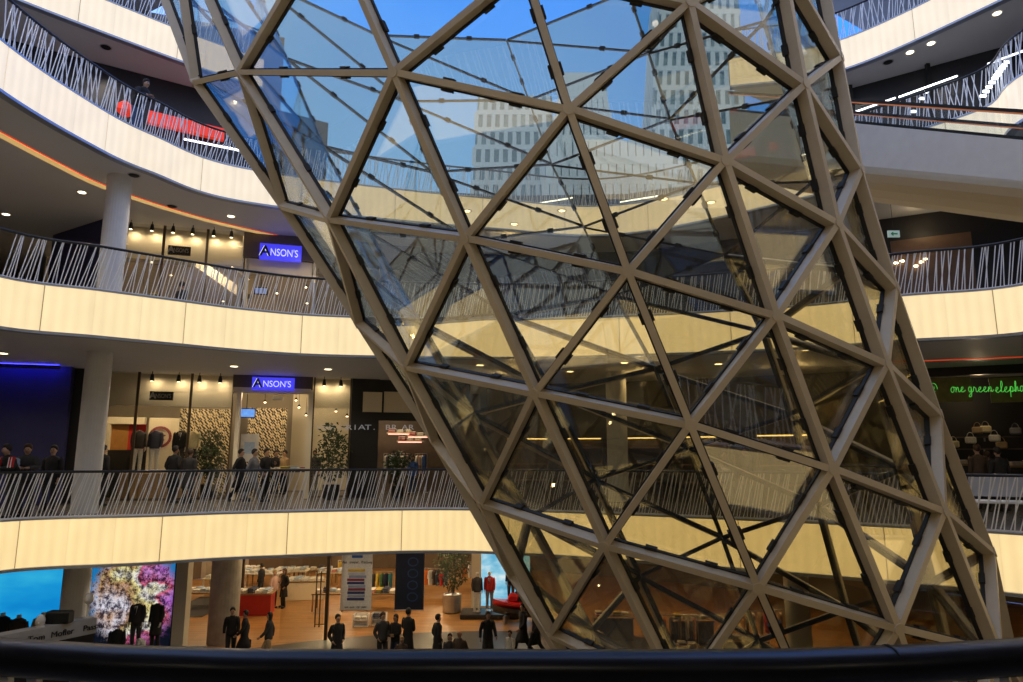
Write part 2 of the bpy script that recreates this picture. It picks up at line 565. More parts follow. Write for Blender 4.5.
# ------------------------------------------------------------- railings
def railing(ring, label, a=None, b=None, mode='mix', rr=0.035, step=0.135, keepout=None):
    a = 0 if a is None else a; b = ring.len if b is None else b
    closed = ring.closed and abs(b - a - ring.len) < 1e-6
    base = ring.at((a + b) / 2)[0]
    t = thing('balcony_railing', label, 'railing', base, 0, None)
    n = max(2, int((b - a) / 0.25))
    path = []
    for i in range(n if closed else n + 1):
        path.append(ring.at(a + (b - a) * i / n))
    prof = [(rr * math.cos(R(k * 36)) * 1.15, 1.15 - rr + rr * 0.95 * math.sin(R(k * 36))) for k in range(10)]
    mb = MB(); mb.sweep(path, prof, closed)
    part('handrail', mb, M_rail, t, smooth=True)
    mb = MB(); mb.sweep(path, [(-0.02, 0.02), (0.03, 0.02), (0.03, 0.055), (-0.02, 0.055)], closed)
    part('bottom_rail', mb, M_rod, t)
    rods = []
    d = a + 0.05
    rnd = random.Random(int(ring.z * 10) + 3)
    while d < b - 0.4:
        for q in range(2):
            if mode == 'slant': tl = rnd.uniform(0.2, 0.36) - 0.05 * q
            elif mode == 'loose': tl = rnd.uniform(0.14, 0.22) if q == 0 else rnd.uniform(0.02, 0.30)
            else: tl = (rnd.uniform(0.05, 0.2) if q == 0 else rnd.choice((rnd.uniform(.1, .3), -rnd.uniform(0.02, 0.2))))
            dd = d + q * (0.068 + rnd.uniform(-.02, .02))
            p0 = ring.at(dd)[0] + V((0, 0, 0.05))
            p1 = ring.at(min(b, max(a, dd + tl)))[0] + V((0, 0, 1.10))
            s = proj(p0.lerp(p1, .5))
            vis = 0
            if s and -15 < s[0] < 1038 and -10 < s[1] < 692:
                vis = 1 / s[2]
                if keepout and keepout(s): vis *= 0.02
            rods.append((vis, p0, p1))
        d += 0.16 * rnd.uniform(0.9, 1.1)
    rods.sort(key=lambda r: -r[0])
    rest = MB()
    for i, (vis, p0, p1) in enumerate(rods):
        if i < 100:
            m1 = MB(); m1.tube(p0, p1, 0.0125, 6)
            part('baluster', m1, M_rod, t)
        else:
            rest.tube(p0, p1, 0.0125, 4)
    if rest.v:
        part('baluster', rest, M_rod, t, kind='stuff')
    return t
def behind_funnel(s):
    x, y = s[0], s[1]
    return (165 + (y * 0.605)) < x < (815 + y * 0.31)
# split of the level the viewer stands on: near arc (in front of the viewer) and the far arc
near_s = [i for i, p in enumerate(RA.p) if p.y < 6.0]
sa, sb = RA.L[min(near_s)], RA.L[max(near_s)]
nr = railing(RA, 'dark round handrail with white rods right in front of the viewer', sa, sb, 'mix')
best = min((RA.at(sa + (sb - sa) * k / 600) for k in range(601)), key=lambda po: abs((proj(po[0] + V((0, 0, 1.12))) or (9e9,))[0] - 895))
sm = MB(); tt = V((-best[1].y, best[1].x, 0)); cc = best[0] + V((0, 0, 1.115)); sm.tube(cc - tt * .0015, cc + tt * .0015, .0358, 24)
part('seam', sm, M_black, nr)
railing(RA, 'railing of slanted white rods across the atrium at eye level', sb - RA.len, sa, 'slant', keepout=behind_funnel)
railing(RB, 'railing of slanted white rods one storey up, before the upper blue sign', mode='loose', keepout=behind_funnel)
railing(RC, 'railing of crossing white rods two storeys up, where a man leans', mode='mix', keepout=behind_funnel)
railing(RD1, 'uppermost railing of white rods in the left top corner')
railing(RD2, 'uppermost railing of white rods in the right top corner')

# --------------------------------------------------------------- funnel
AXY = 11.5
rows = [(0, 165, 815), (206, 283, 866), (323, 359, 903), (441, 435, 945), (552, 500, 989), (640, 551, 1012)]
tab = []
for (y, xl, xr) in rows:
    al, f, u = ray(xl, y); ar, _, _ = ray(xr, y)
    pl_, pr_ = math.atan(al / f), math.atan(ar / f)
    mid, half = (pl_ + pr_) / 2, (pr_ - pl_) / 2
    D = AXY / math.cos(mid)
    tab.append((EYE + u / f * AXY, AXY * math.tan(mid), D * math.sin(half)))
tab.sort()
def fun(z):
    if z <= tab[0][0]: a, b = tab[0], tab[1]
    elif z >= tab[-1][0]: a, b = tab[-2], tab[-1]
    else:
        for a, b in zip(tab, tab[1:]):
            if a[0] <= z <= b[0]: break
    t = (z - a[0]) / (b[0] - a[0])
    cx, r = a[1] + (b[1] - a[1]) * t, a[2] + (b[2] - a[2]) * t
    return V((cx, AXY, z)), max(2.0, r)
def hit(x, y):
    a, f, u = ray(x, y)
    d = V((a, f, u)); best = None
    t = 3.0; prev = None
    while t < 20:
        p = V((0, 0, EYE)) + d * t
        c, r = fun(p.z)
        e = math.hypot(p.x - c.x, p.y - c.y) - r
        if best is None or e < best[0]: best = (e, p)
        if e <= 0: return p
        t += 0.01
    return best[1]
def to_ts(p):
    c, r = fun(p.z)
    return math.atan2(p.x - c.x, -(p.y - c.y)), p.z      # theta 0 faces the viewer
def from_ts(th, z):
    c, r = fun(z)
    return V((c.x + r * math.sin(th), c.y - r * math.cos(th), z))
PXN = {
 0: {0: (150, -40), 1: (196, 82), 2: (283, 206), 3: (359, 323), 4: (435, 441), 5: (512, 575)},
 1: {0: (172, -85), 1: (241, 72), 2: (331, 219), 3: (407, 366), 4: (483, 503), 5: (552, 633)},
 2: {0: (330, -78), 1: (396, 73), 2: (467, 238), 3: (536, 392), 4: (606, 544), 5: (681, 697)},
 3: {0: (524, -32), 1: (569, 110), 2: (628, 271.5), 3: (690, 424), 4: (757.5, 586), 5: (826, 742)},
 4: {-1: (656, -140), 0: (688, 4.5), 1: (723.5, 162), 2: (774, 316), 3: (830, 468.5), 4: (895, 627)},
 5: {-1: (778, -42), 0: (801.5, 86), 1: (834, 224.5), 2: (883, 364.5), 3: (940, 511), 4: (996, 652)},
 6: {-2: (817, -48), -1: (837, 59), 0: (857, 171), 1: (892, 288), 2: (936, 415), 3: (989, 552.5)}}
RMIN, RMAX = -5, 11
TS = {}
for c, d in PXN.items():
    ks = sorted(d)
    pts = {}
    for r_ in ks:
        p = hit(*d[r_])
        pts[r_] = (to_ts(p)[0], p.z, p)
    for r_ in range(RMIN, RMAX + 1):
        if r_ in pts:
            TS[c, r_] = pts[r_]
        elif r_ < ks[0]:
            g = pts[ks[0]], pts[ks[1]]; k = ks[0] - r_
            th = g[0][0] + (g[0][0] - g[1][0]) * k * 0.5; z = g[0][1] + (g[0][1] - g[1][1]) * k
            TS[c, r_] = (th, z, None)
        else:
            g = pts[ks[-1]], pts[ks[-2]]; k = r_ - ks[-1]
            th = g[0][0] + (g[0][0] - g[1][0]) * k * 0.5; z = g[0][1] + (g[0][1] - g[1][1]) * k
            TS[c, r_] = (th, z, None)
for c in range(7, 12):
    for r_ in range(RMIN, RMAX + 1):
        a = TS[6, r_]; b = TS[0, min(RMAX, r_ + 4)]
        t = (c - 6) / 6
        TS[c, r_] = (a[0] + (b[0] + 2 * math.pi - a[0]) * t, a[1] + (b[1] - a[1]) * t, None)
def node(c, r_):
    if c == 12: return node(0, r_ + 4) if r_ + 4 <= RMAX else None
    th, z, p = TS[c, r_]
    if z < ZG - 1.6 or z > 17.5: return None
    if p is not None: return p
    q = from_ts(th, max(z, ZG))
    if 7 <= c <= 11:
        ce, _ = fun(q.z); q = ce + (q - ce) * 0.955
    return q
def nrm_at(p):
    c, r = fun(p.z); c2, r2 = fun(p.z + 0.2)
    h = V((p.x - c.x, p.y - c.y, 0)).normalized()
    return (h - V((0, 0, ((r2 - r) + (c2.x - c.x) * h.x) / 0.2))).normalized()

funnel = thing('glass_funnel', 'huge leaning glass funnel of steel triangles rising through the atrium', 'glass funnel', (6.3, AXY, ZG))
beams, panes, nds = [], [], []
seen_n = set()
def frontness(ps):
    m = sum(ps, V((0, 0, 0))) / len(ps)
    s = proj(m)
    if not s or not (-120 < s[0] < 1140 and -120 < s[1] < 760): return 0
    return (1 if nrm_at(m).dot(V((0, 0, EYE)) - m) > 0 else 0.45) * 10 / s[2]
for c in range(12):
    for r_ in range(RMIN, RMAX):
        a, b, d, e = node(c, r_), node(c + 1, r_), node(c, r_ + 1), node(c + 1, r_ + 1)
        for p, q in ((a, b), (a, d), (d, b)):
            if p is not None and q is not None and (p - q).length > 0.3:
                back = c >= 7 or (c == 6 and not (p is a and q is d))
                beams.append((frontness([p, q]) * (p - q).length, p, q, back))
        for tri in ((a, b, d), (b, e, d)):
            if all(p is not None for p in tri):
                if (tri[1] - tri[0]).cross(tri[2] - tri[0]).length > 0.05:
                    panes.append((frontness(list(tri)), tri))
        if a is not None and c < 7: nds.append((frontness([a]), a))
GLO = -0.105
def beam_mesh(p, q, back):
    n = nrm_at((p + q) / 2)
    thin = back and (p.z + q.z) / 2 > 5.2
    w, dd = (0.028, 0.03) if thin else ((0.085, 0.08) if back else (0.076, 0.14))
    off = n * (-0.06 if thin else 0.0)
    t = (q - p).normalized()
    mb = MB(); mb.bar(p + off, q + off, w, dd, n)
    gk = MB()
    b = t.cross(n).normalized()
    gw = 0.045 if thin else (0.085 if back else 0.108)
    go = n * (GLO + 0.015)
    gk.bar(p + go + t * 0.05, q + go - t * 0.05, gw, 0.03 if thin else 0.05, n)
    L = (q - p).length
    for f in (() if (back and not thin) else (0.3, 0.7) if L > 1.2 else (0.5,)):
        m_ = p.lerp(q, f) + go
        gk.bar(m_ - t * 0.07, m_ + t * 0.07, gw + (0.05 if thin else 0.045), 0.07, n)
    return mb, gk, thin
beams.sort(key=lambda x: -x[0])
rb, rg = MB(), MB()
for i, (s, p, q, back) in enumerate(beams):
    mb, gk, thin = beam_mesh(p, q, back)
    if i < 100:
        o = part('beam', mb, M_seam if thin else M_frame, funnel)
        part('gasket', gk, M_gasket, o)
    else:
        o = len(rb.v); rb.v += mb.v; rb.f += [tuple(k + o for k in f) for f in mb.f]; rb.mi += [1 if thin else 0] * len(mb.f)
        o = len(rg.v); rg.v += gk.v; rg.f += [tuple(k + o for k in f) for f in gk.f]; rg.mi += [0] * len(gk.f)
o = part('beam', rb, [M_frame, M_seam], funnel, kind='stuff')
part('gasket', rg, M_gasket, o, kind='stuff')
panes.sort(key=lambda x: -x[0])
rp = MB()
for i, (s, tri) in enumerate(panes):
    cc = sum(tri, V((0, 0, 0))) / 3
    n = (tri[1] - tri[0]).cross(tri[2] - tri[0]).normalized()
    if n.dot(nrm_at(cc)) < 0: n = -n
    tr = [cc + (p - cc) * 0.985 for p in tri]
    tgt = MB() if i < 100 else rp
    lo = [p + n * (GLO - 0.012) for p in tr]; hi = [p + n * (GLO + 0.008) for p in tr]
    tgt.add(lo + hi, [(2, 1, 0), (3, 4, 5), (0, 1, 4, 3), (1, 2, 5, 4), (2, 0, 3, 5)])
    if i < 100: part('glass_pane', tgt, M_glass, funnel)
part('glass_pane', rp, M_glass, funnel, kind='stuff')
nds.sort(key=lambda x: -x[0])
for s, p in nds[:60]:
    n = nrm_at(p)
    mb = MB(); mb.tube(p - n * 0.07, p + n * 0.078, 0.066, 12)
    part('node', mb, M_frame, funnel)

# ---------------------------------------------------------------- pillars
def pillar(x, y, r, z0, z1, m=M_pillar):
    mb = MB(); mb.lathe([(r, z0), (r, z1)], (x, y, 0), 28)
    return struct('pillar', mb, m, False)
pillar(-11.5, 18.8, 0.33, ZG, ZA - FH + 0.02)
pillar(-11.5, 18.8, 0.33, ZA - 0.02, ZB - FH + 0.02)
pillar(-11.62, 19.1, 0.33, ZB - 0.02, ZC - FH + 0.02)
pp = PZ(222, 642, ZG)
pillar(pp.x, pp.y, 0.56, ZG, ZA - FH + 0.02, M_concrete)
pillar(9.6, 24.0, 0.4, ZG, ZA - FH); pillar(3.6, 23.4, 0.35, ZA, ZB - FH); pillar(14.5, 18.5, 0.35, ZA, ZB - FH)

# ------------------------------------------------------- left shop frontage
SLOPE = 0.3
SFO = V((-13.8, 23.0, 0)); SFU = V((1, SLOPE, 0)).normalized(); SFN = V((-SLOPE, 1, 0)).normalized()
SFA = math.atan(SLOPE)
def SF(x, y, off=0.0):
    a, f, u = ray(x, y)
    d = V((a, f, u)); o = V((0, 0, EYE))
    t = ((SFO + SFN * off) - o).dot(SFN) / d.dot(SFN)
    return o + d * t
def pbox(mb, x0, y0, x1, y1, off=0.0, th=0.08, ztop=None, zbot=None, mi=0):
    """a board parallel to the frontage filling that window of the view"""
    xm, ym = (x0 + x1) / 2, (y0 + y1) / 2
    l, r_ = SF(x0, ym, off), SF(x1, ym, off)
    zt = SF(xm, y0, off).z if ztop is None else ztop
    zb = SF(xm, y1, off).z if zbot is None else zbot
    a, b = V((l.x, l.y, zb)), V((r_.x, r_.y, zb)); n = SFN * th
    h = V((0, 0, zt - zb))
    mb.hexa([a, b, b + n, a + n, a + h, b + h, b + n + h, a + n + h], mi)
    return (a + b) / 2, (b - a).length, zt - zb
ZCA, ZCB = ZB - FH + 0.02, ZC - FH + 0.02
wn = [0]
def sheet(x0, x1, yref, z0, z1, off=0.0):
    """shop window pane with slim bronze side frame"""
    wn[0] += 1
    l, r_ = SF(x0, yref, off), SF(x1, yref, off)
    mb = MB(); a, b = V((l.x, l.y, z0)), V((r_.x, r_.y, z0)); n = SFN * 0.02; h = V((0, 0, z1 - z0))
    mb.hexa([a, b, b + n, a + n, a + h, b + h, b + n + h, a + n + h])
    w = struct('window_%d' % wn[0], mb, M_shopglass)
    mb = MB()
    mb.bar(a, a + h, 0.05, 0.07, SFN); mb.bar(b, b + h, 0.05, 0.07, SFN)
    mb.bar(a + V((0, 0, .06)), b + V((0, 0, .06)), 0.07, 0.1, SFN)
    part('window_frame', mb, M_bronze, w)
    return w
# level A
for x0, x1 in ((84, 133), (134, 187), (188, 230), (312, 349)):
    sheet(x0, x1, 440, 0.0, ZCA)
mb = MB(); pbox(mb, 66, 372, 233, 406, 0.45, 0.1, ztop=ZCA); pbox(mb, 312, 372, 351, 408, 0.45, 0.1, ztop=ZCA)
struct('wall_bulkhead', mb, M_beige)
mb = MB(); pbox(mb, 233, 372, 313, 388.5, -0.1, 0.35, ztop=ZCA); struct('wall_header', mb, M_brown)
door = thing('shop_portal', 'cream lit portal frame of the doorway under the lower blue sign', 'doorway', SF(272, 500))
for nm, w in (('jamb', (233.5, 391, 238, 500)), ('jamb', (306, 391, 311, 500)), ('lintel', (233.5, 388, 311, 392.5))):
    mb = MB(); pbox(mb, *w, -0.12, 0.4, zbot=0.0 if nm == 'jamb' else None); part(nm, mb, M_cream, door)
# dark shop next door + beige curtain wall panels
mb = MB(); pbox(mb, 350, 372, 378, 510, -0.05, 0.3, ztop=ZCA, zbot=0.0); struct('wall_black', mb, M_dark)
mb = MB(); pbox(mb, 378, 372, 470, 421, 0.1, 0.2, ztop=ZCA); struct('wall_black', mb, M_dark)
mb = MB(); pbox(mb, 363, 392, 382, 412, -0.14, 0.06); pbox(mb, 384, 392, 418, 412.5, -0.05, 0.06)
struct('wall_panel', mb, M_beige)
# navy wall left of the pillar, lit blue from above, and black return
mb = MB(); pbox(mb, -60, 366, 64, 520, -0.9, 0.3, ztop=ZCA, zbot=0.0); struct('wall_navy', mb, M_navy)
mb = MB(); pbox(mb, 64, 366, 84, 520, -0.5, 0.3, ztop=ZCA, zbot=0.0); struct('wall_black', mb, M_dark)
p0, p1 = SF(-10, 372, -1.25), SF(58, 371, -1.25)
mb = MB(); mb.bar(V((p0.x, p0.y, ZCA - .03)), V((p1.x, p1.y, ZCA - .03)), 0.06, 0.05, SFN)
solo('light_strip', mb, mat('blue_tube', (.1, .1, 1), .4, emit=(.03, .03, 1), es=10), 'blue light strip above the navy wall behind the left pillar', 'light strip', (p0 + p1) / 2)
q0, q1 = SF(-12, 372, -1.5), SF(60, 371, -1.5)
mb = MB(); mb.bar(V((q0.x, q0.y, ZCA - .1)), V((q1.x, q1.y, ZCA - .1)), 0.12, 0.02, SFN); struct('trim_9', mb, M_navy)  # lip added only to hide the glowing blue strip from view
# interior back walls
def pat_mat():
    m, nt, out = nodes_of('zigzag_black_cream')
    tc = nt.nodes.new('ShaderNodeTexCoord')
    w = nt.nodes.new('ShaderNodeTexWave'); w.wave_type = 'BANDS'; w.bands_direction = 'DIAGONAL'
    w.inputs['Scale'].default_value = 3.4; w.inputs['Distortion'].default_value = 2.0; w.inputs['Detail Scale'].default_value = 2.5
    ck = nt.nodes.new('ShaderNodeTexChecker'); ck.inputs['Scale'].default_value = 5.5
    mx = nt.nodes.new('ShaderNodeMixRGB'); mx.blend_type = 'DIFFERENCE'; mx.inputs[0].default_value = 1
    r = nt.nodes.new('ShaderNodeValToRGB'); r.color_ramp.interpolation = 'CONSTANT'
    r.color_ramp.elements[0].color = (0.02, 0.018, 0.015, 1)
    r.color_ramp.elements[1].color = (0.66, 0.55, 0.36, 1); r.color_ramp.elements[1].position = 0.5
    ck.inputs['Color1'].default_value = (1, 1, 1, 1); ck.inputs['Color2'].default_value = (0, 0, 0, 1)
    nt.links.new(tc.outputs['Object'], w.inputs['Vector']); nt.links.new(tc.outputs['Object'], ck.inputs['Vector'])
    nt.links.new(w.outputs['Fac'], mx.inputs[1]); nt.links.new(ck.outputs['Color'], mx.inputs[2])
    nt.links.new(mx.outputs[0], r.inputs['Fac'])
    b = nt.nodes.new('ShaderNodeBsdfPrincipled'); b.inputs['Roughness'].default_value = 0.6
    nt.links.new(r.outputs[0], b.inputs['Base Color']); nt.links.new(b.outputs[0], out.inputs[0])
    return m
M_zig = pat_mat()
mb = MB(); pbox(mb, 60, 400, 290, 520, 6.0, 0.2, ztop=ZCA, zbot=0.0); struct('wall_shop', mb, M_wallgrey)
mb = MB(); pbox(mb, 290, 400, 352, 520, 6.0, 0.2, ztop=ZCA, zbot=0.0); struct('wall_shop', mb, M_cream)
mb = MB(); pbox(mb, 355, 400, 480, 520, 5.0, 0.2, ztop=ZCA, zbot=0.0); struct('wall_shop', mb, M_brown)
o1 = SF(202, 460, 3.6); mb = MB(); pbox(mb, 177, 409, 228, 500, 3.6, 0.12, zbot=0.0)
solo('display_wall', mb, M_zig, 'black and cream zigzag patterned display wall behind the lower mannequins', 'display wall', V((o1.x, o1.y, 0)))
o1 = SF(266, 460, 4.4); mb = MB(); pbox(mb, 246, 408, 285, 500, 4.4, 0.12, zbot=0.0)
solo('display_wall', mb, M_zig, 'zigzag patterned wall seen through the doorway under the lower blue sign', 'display wall', V((o1.x, o1.y, 0)))
# emblem board + wooden/red display
o1 = SF(161, 450, 3.0)
t = thing('emblem_board', 'cream board with a dark red ring emblem behind the mannequins', 'board', V((o1.x, o1.y, 0)))
mb = MB(); pbox(mb, 146, 418, 176, 500, 3.0, 0.08, zbot=0.0); part('board', mb, M_cream, t)
c_ = SF(160, 437, 2.97)
mb = MB(); prev = None
for k in range(24):
    a, b = 2 * math.pi * k / 24, 2 * math.pi * (k + 1) / 24
    mb.bar(c_ + SFU * math.cos(a) * .36 + V((0, 0, math.sin(a) * .36)), c_ + SFU * math.cos(b) * .36 + V((0, 0, math.sin(b) * .36)), 0.1, 0.03, SFN)
for an in (20, 80, 140):
    a = R(an); d = SFU * math.cos(a) * .2 + V((0, 0, math.sin(a) * .2))
    mb.bar(c_ - d, c_ + d, 0.05, 0.03, SFN)
part('emblem', mb, mat('emblem_red', (0.2, 0.02, 0.02), .5), t)
o1 = SF(127, 450, 3.2)
t = thing('display_cabinet', 'display niche with orange wood and red back beside the emblem board', 'cabinet', V((o1.x, o1.y, 0)))
mb = MB(); pbox(mb, 105, 417, 145, 424, 3.2, 0.3); pbox(mb, 105, 424, 109, 455, 3.2, 0.3); part('surround', mb, M_cream, t)
mb = MB(); pbox(mb, 109, 424, 128, 455, 3.45, 0.05); part('wood_back', mb, mat('orange_wood', (.42, .2, .05), .5), t)
mb = MB(); pbox(mb, 128, 424, 145, 455, 3.45, 0.05); part('red_back', mb, CL['red'], t)
mb = MB(); pbox(mb, 105, 450, 145, 500, 3.2, 0.3, zbot=0); part('base', mb, M_black, t)
# low plinth for mannequins
def plinth(px, py, z, w, d, label, off, m):
    c = SF(px, py, off)
    mb = MB(); mb.bbox((c.x, c.y, z / 2), (w, d, z), 0.02, SFA)
    return solo('display_plinth', mb, m, label, 'plinth', V((c.x, c.y, 0)))
PLZ = 0.9
plinth(144.5, 470, PLZ, 1.35, 1.1, 'light wooden plinth carrying the two mannequins in white trousers', 1.5, M_table)
plinth(184.5, 470, PLZ, 1.2, 1.1, 'light wooden plinth carrying the cream sweater mannequin', 1.5, M_table)

# signs
def sign(px0, py0, px1, py1, off, name, label, face, letters, lm, size, big=None, m_edge=M_black, cat='sign', grp=None):
    cen = SF((px0 + px1) / 2, (py0 + py1) / 2, off)
    t = thing(name, label, cat, cen, 0, grp)
    mb = MB(); _, w, h = pbox(mb, px0, py0, px1, py1, off, 0.1)
    part('board', mb, face, t)
    if big:
        sz = h * big[1]
        p = cen - SFU * w * 0.36 - SFN * 0.02
        text(letters[0], sz * 1.25, p, SFA, M_black if face is M_blueled else lm, t, 0.01, off=0.01)
        if face is M_blueled:
            text(letters[0], sz * 1.25, p - SFU * 0.035 + SFN * 0.012, SFA, lm, t, 0.004, off=0.004)
        p = cen + SFU * w * 0.09 - SFN * 0.02 - V((0, 0, h * 0.04))
        text(letters[1:], sz * 0.88, p, SFA, lm, t, 0.01, sx=w * big[0] / (sz * 3.0))
    return t
M_let = mat('sign_letter_white', (.8, .8, .85), .4, emit=(.75, .78, 1), es=.75)
M_letd = mat('sign_letter_grey', (.35, .33, .3), .4)
sign(252, 377.5, 294.5, 390, -0.35, 'shop_sign', 'glowing blue shop sign over the lower doorway', M_blueled, "ANSON'S", M_let, .3, (0.66, .8))
sign(259.5, 244.5, 301.5, 260.5, -0.35, 'shop_sign', 'glowing blue shop sign on the upper storey', M_blueled, "ANSON'S", M_let, .3, (0.66, .72))
sign(149.5, 391.5, 173, 400, 0.0, 'shop_sign', 'small black hanging shop sign in the lower shop window', M_black, "ANSON'S", M_letd, .2, (0.66, .8))
sign(168, 246, 190.5, 254.5, 0.0, 'shop_sign', 'small black hanging shop sign on the upper storey', M_black, "ANSON'S", M_letd, .2, (0.66, .8))
t = thing('shop_lettering', 'thin metal shop letters on the black wall right of the doorway', 'lettering', SF(360, 427, -0.2))
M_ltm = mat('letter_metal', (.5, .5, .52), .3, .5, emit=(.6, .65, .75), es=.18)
for s_, px, w in (('WARIS', 334, 1.3), ('RI', 352, 1.3), ('AT.', 368, 1.35), ('BR', 391, 1.2), ('AR', 408, 1.2)):
    for j_, ch in enumerate(s_): text(ch, 0.26, SF(px + (j_ - (len(s_) - 1) / 2) * 6.2, 427.5, -0.2), SFA, M_ltm, t, 0.01, sx=w * 1.15, name='letter')

# level B frontage
for x0, x1 in ((112, 160), (161, 204), (205, 243), (318, 380)):
    sheet(x0, x1, 280, ZB, ZCB)
mb = MB(); pbox(mb, 100, 224, 243, 261, 0.4, 0.1, ztop=ZCB); struct('wall_bulkhead', mb, M_beige)
mb = MB(); pbox(mb, 243, 240, 420, 263, -0.1, 0.3, ztop=ZCB); struct('wall_header', mb, M_brown)
door = thing('shop_portal', 'cream portal of the upper doorway below the upper blue sign', 'doorway', SF(280, 330))
for nm, w in (('jamb', (244, 258, 247, 330)), ('jamb', (312, 262, 315, 330)), ('lintel', (247, 260.5, 312, 275))):
    mb = MB(); pbox(mb, *w, 0.0, 0.25, zbot=ZB if nm == 'jamb' else None); part(nm, mb, M_cream if nm == 'jamb' else M_beige, door)
mb = MB(); pbox(mb, 40, 215, 420, 400, 5.5, 0.2, ztop=ZCB, zbot=ZB); struct('wall_shop', mb, M_wallgrey)
p_a, p_b = PZ(53, 235, ZCB), PZ(109, 217, ZCB)
mb = MB(); mb.hexa([V((p_a.x, p_a.y, ZB)), V((p_b.x, p_b.y, ZB)), V((p_b.x, p_b.y + .3, ZB)), V((p_a.x, p_a.y + .3, ZB)),
                    V((p_a.x, p_a.y, ZCB)), V((p_b.x, p_b.y, ZCB)), V((p_b.x, p_b.y + .3, ZCB)), V((p_a.x, p_a.y + .3, ZCB))])
struct('wall_navy', mb, M_navy)
# steel posts flanking the upper doorway
for px, lb in ((238.5, 'polished steel post left of the upper doorway'), (313.5, 'polished steel post right of the upper doorway')):
    b = SF(px, 300, -0.5)
    t = thing('steel_post', lb, 'post', V((b.x, b.y, ZB)))
    mb = MB(); mb.tube((b.x, b.y, ZB), (b.x, b.y, ZB + 2.3), 0.07, 12); part('post', mb, M_steel, t)
    mb = MB(); mb.lathe([(.11, 0), (.11, .04), (.075, .06)], (b.x, b.y, ZB), 14); part('base_ring', mb, M_steel, t)
    mb = MB(); mb.lathe([(.09, 0), (.1, .05), (.09, .1)], (b.x, b.y, ZB + 1.05), 14); part('collar', mb, M_steel, t)
# stair stringer behind the upper windows
t = thing('staircase', 'pale staircase running down behind the upper shop windows', 'staircase', V((SF(215, 300, 3).x, SF(215, 300, 3).y, ZB)))
pa, pb = SF(198, 263, 3), SF(245, 296, 3)
mb = MB(); mb.bar(pa, pb, 0.35, 0.08, SFN); part('stringer', mb, M_white, t)
mb = MB(); mb.bar(pa + V((0, 0, .8)), pb + V((0, 0, .8)), 0.06, 0.06, SFN); part('handrail', mb, M_steel, t)
mb = MB()
for k in range(9):
    q = pa.lerp(pb, k / 8); mb.box(q + V((0, 0, .12)) + SFN * 0.5, (0.34, 1.0, 0.05), SFA)
part('tread', mb, M_concrete, t, kind='stuff')

# track spotlights under the ceilings before the windows
def spot_proto():
    t = thing('track_spotlight', '', 'spotlight', (0, 0, 0))
    mb = MB(); mb.tube((0, 0, -0.1), (0, 0, 0), 0.015, 8); part('stem', mb, M_black, t, world=False)
    mb = MB(); mb.lathe([(.06, -.34), (.075, -.33), (.06, -.2), (.04, -.1)], (0, 0, 0), 12); part('head', mb, M_black, t, world=False)
    mb = MB(); mb.lathe([(.05, -.345), (.05, -.338)], (0, 0, 0), 12); part('lens', mb, M_lamp, t, world=False)
    return t
names_sp = ['first', 'second', 'third', 'fourth', 'fifth', 'sixth']
sp0 = None
for lv, zc, lst in (('lower', ZCA, [(152.5, 374), (179, 375), (199.7, 376), (220.5, 377)]),
                    ('lower right', ZCA, [(324.5, 378), (341, 380)]),
                    ('upper', ZCB, [(131, 226), (152, 229), (173, 232), (192.5, 235), (213.5, 238), (231, 241)])):
    for k, (px, py) in enumerate(lst):
        q = SF(px, py, -0.35)
        lb = '%s black track spotlight from the left over the %s' % (names_sp[k], {'lower': 'lower shop windows', 'lower right': 'window right of the lower doorway', 'upper': 'upper shop windows'}[lv])
        _l = spot((q.x + SFN.x * .52, q.y + SFN.y * .52, zc - .3), 9, (1, .80, .52), 165); _l.rotation_euler = (R(40), 0, SFA)
        if sp0 is None:
            sp0 = spot_proto(); sp0.location = (q.x, q.y, zc); sp0['label'] = lb; sp0['group'] = 'track spotlights before the shop windows'
        else:
            dup(sp0, (q.x, q.y, zc), None, lb)

# --------------------------------------------------- recessed lights, ceilings
def down_proto():
    t = thing('downlight', '', 'ceiling light', (0, 0, 0), 0, 'recessed ceiling lights')
    mb = MB(); mb.lathe([(.13, -.015), (.16, -.012), (.16, 0.0)], (0, 0, 0), 16); part('rim', mb, M_white, t, world=False)
    mb = MB(); mb.lathe([(.11, -.02), (.11, -.012)], (0, 0, 0), 16); part('lens', mb, M_lamp, t, world=False)
    return t
d0 = None
for z, px, py, lb in ((ZCB, 6, 214, 'recessed ceiling light at the left edge above the upper walkway'),
                      (ZCB, 82, 192, 'recessed ceiling light left of the upper pillar'),
                      (ZCB, 231, 216, 'recessed ceiling light above the upper blue sign'),
                      (ZD - FH + .02, 190, 97, 'bright ceiling light above the red shop band'),
                      (ZCA, 234, 366, 'recessed ceiling light left of the lower blue sign'),
                      (ZCA, 328, 369, 'recessed ceiling light right of the lower blue sign'),
                      (ZCA, 3, 353, 'recessed ceiling light at the left edge above the navy wall'),
                      (ZD - FH + .02, 931, 43, 'bright recessed ceiling light under the right top balcony'),
                      (ZD - FH + .02, 910, 52, 'smaller recessed ceiling light left of the bright one at top right'),
                      (ZD - FH + .02, 997, 13, 'recessed ceiling light near the right top corner'),
                      (ZCA, 936, 405, 'recessed ceiling light beside the green neon writing'),
                      (ZCB, 918, 246, 'recessed ceiling light beside the exit sign')):
    q = PZ(px, py, z)
    if q.y < 0 or q.y > 40: q = PY(px, py, 22); z = q.z
    if d0 is None:
        d0 = down_proto(); d0.location = (q.x, q.y, z); d0['label'] = lb
    else: dup(d0, (q.x, q.y, z), None, lb)
sp = None
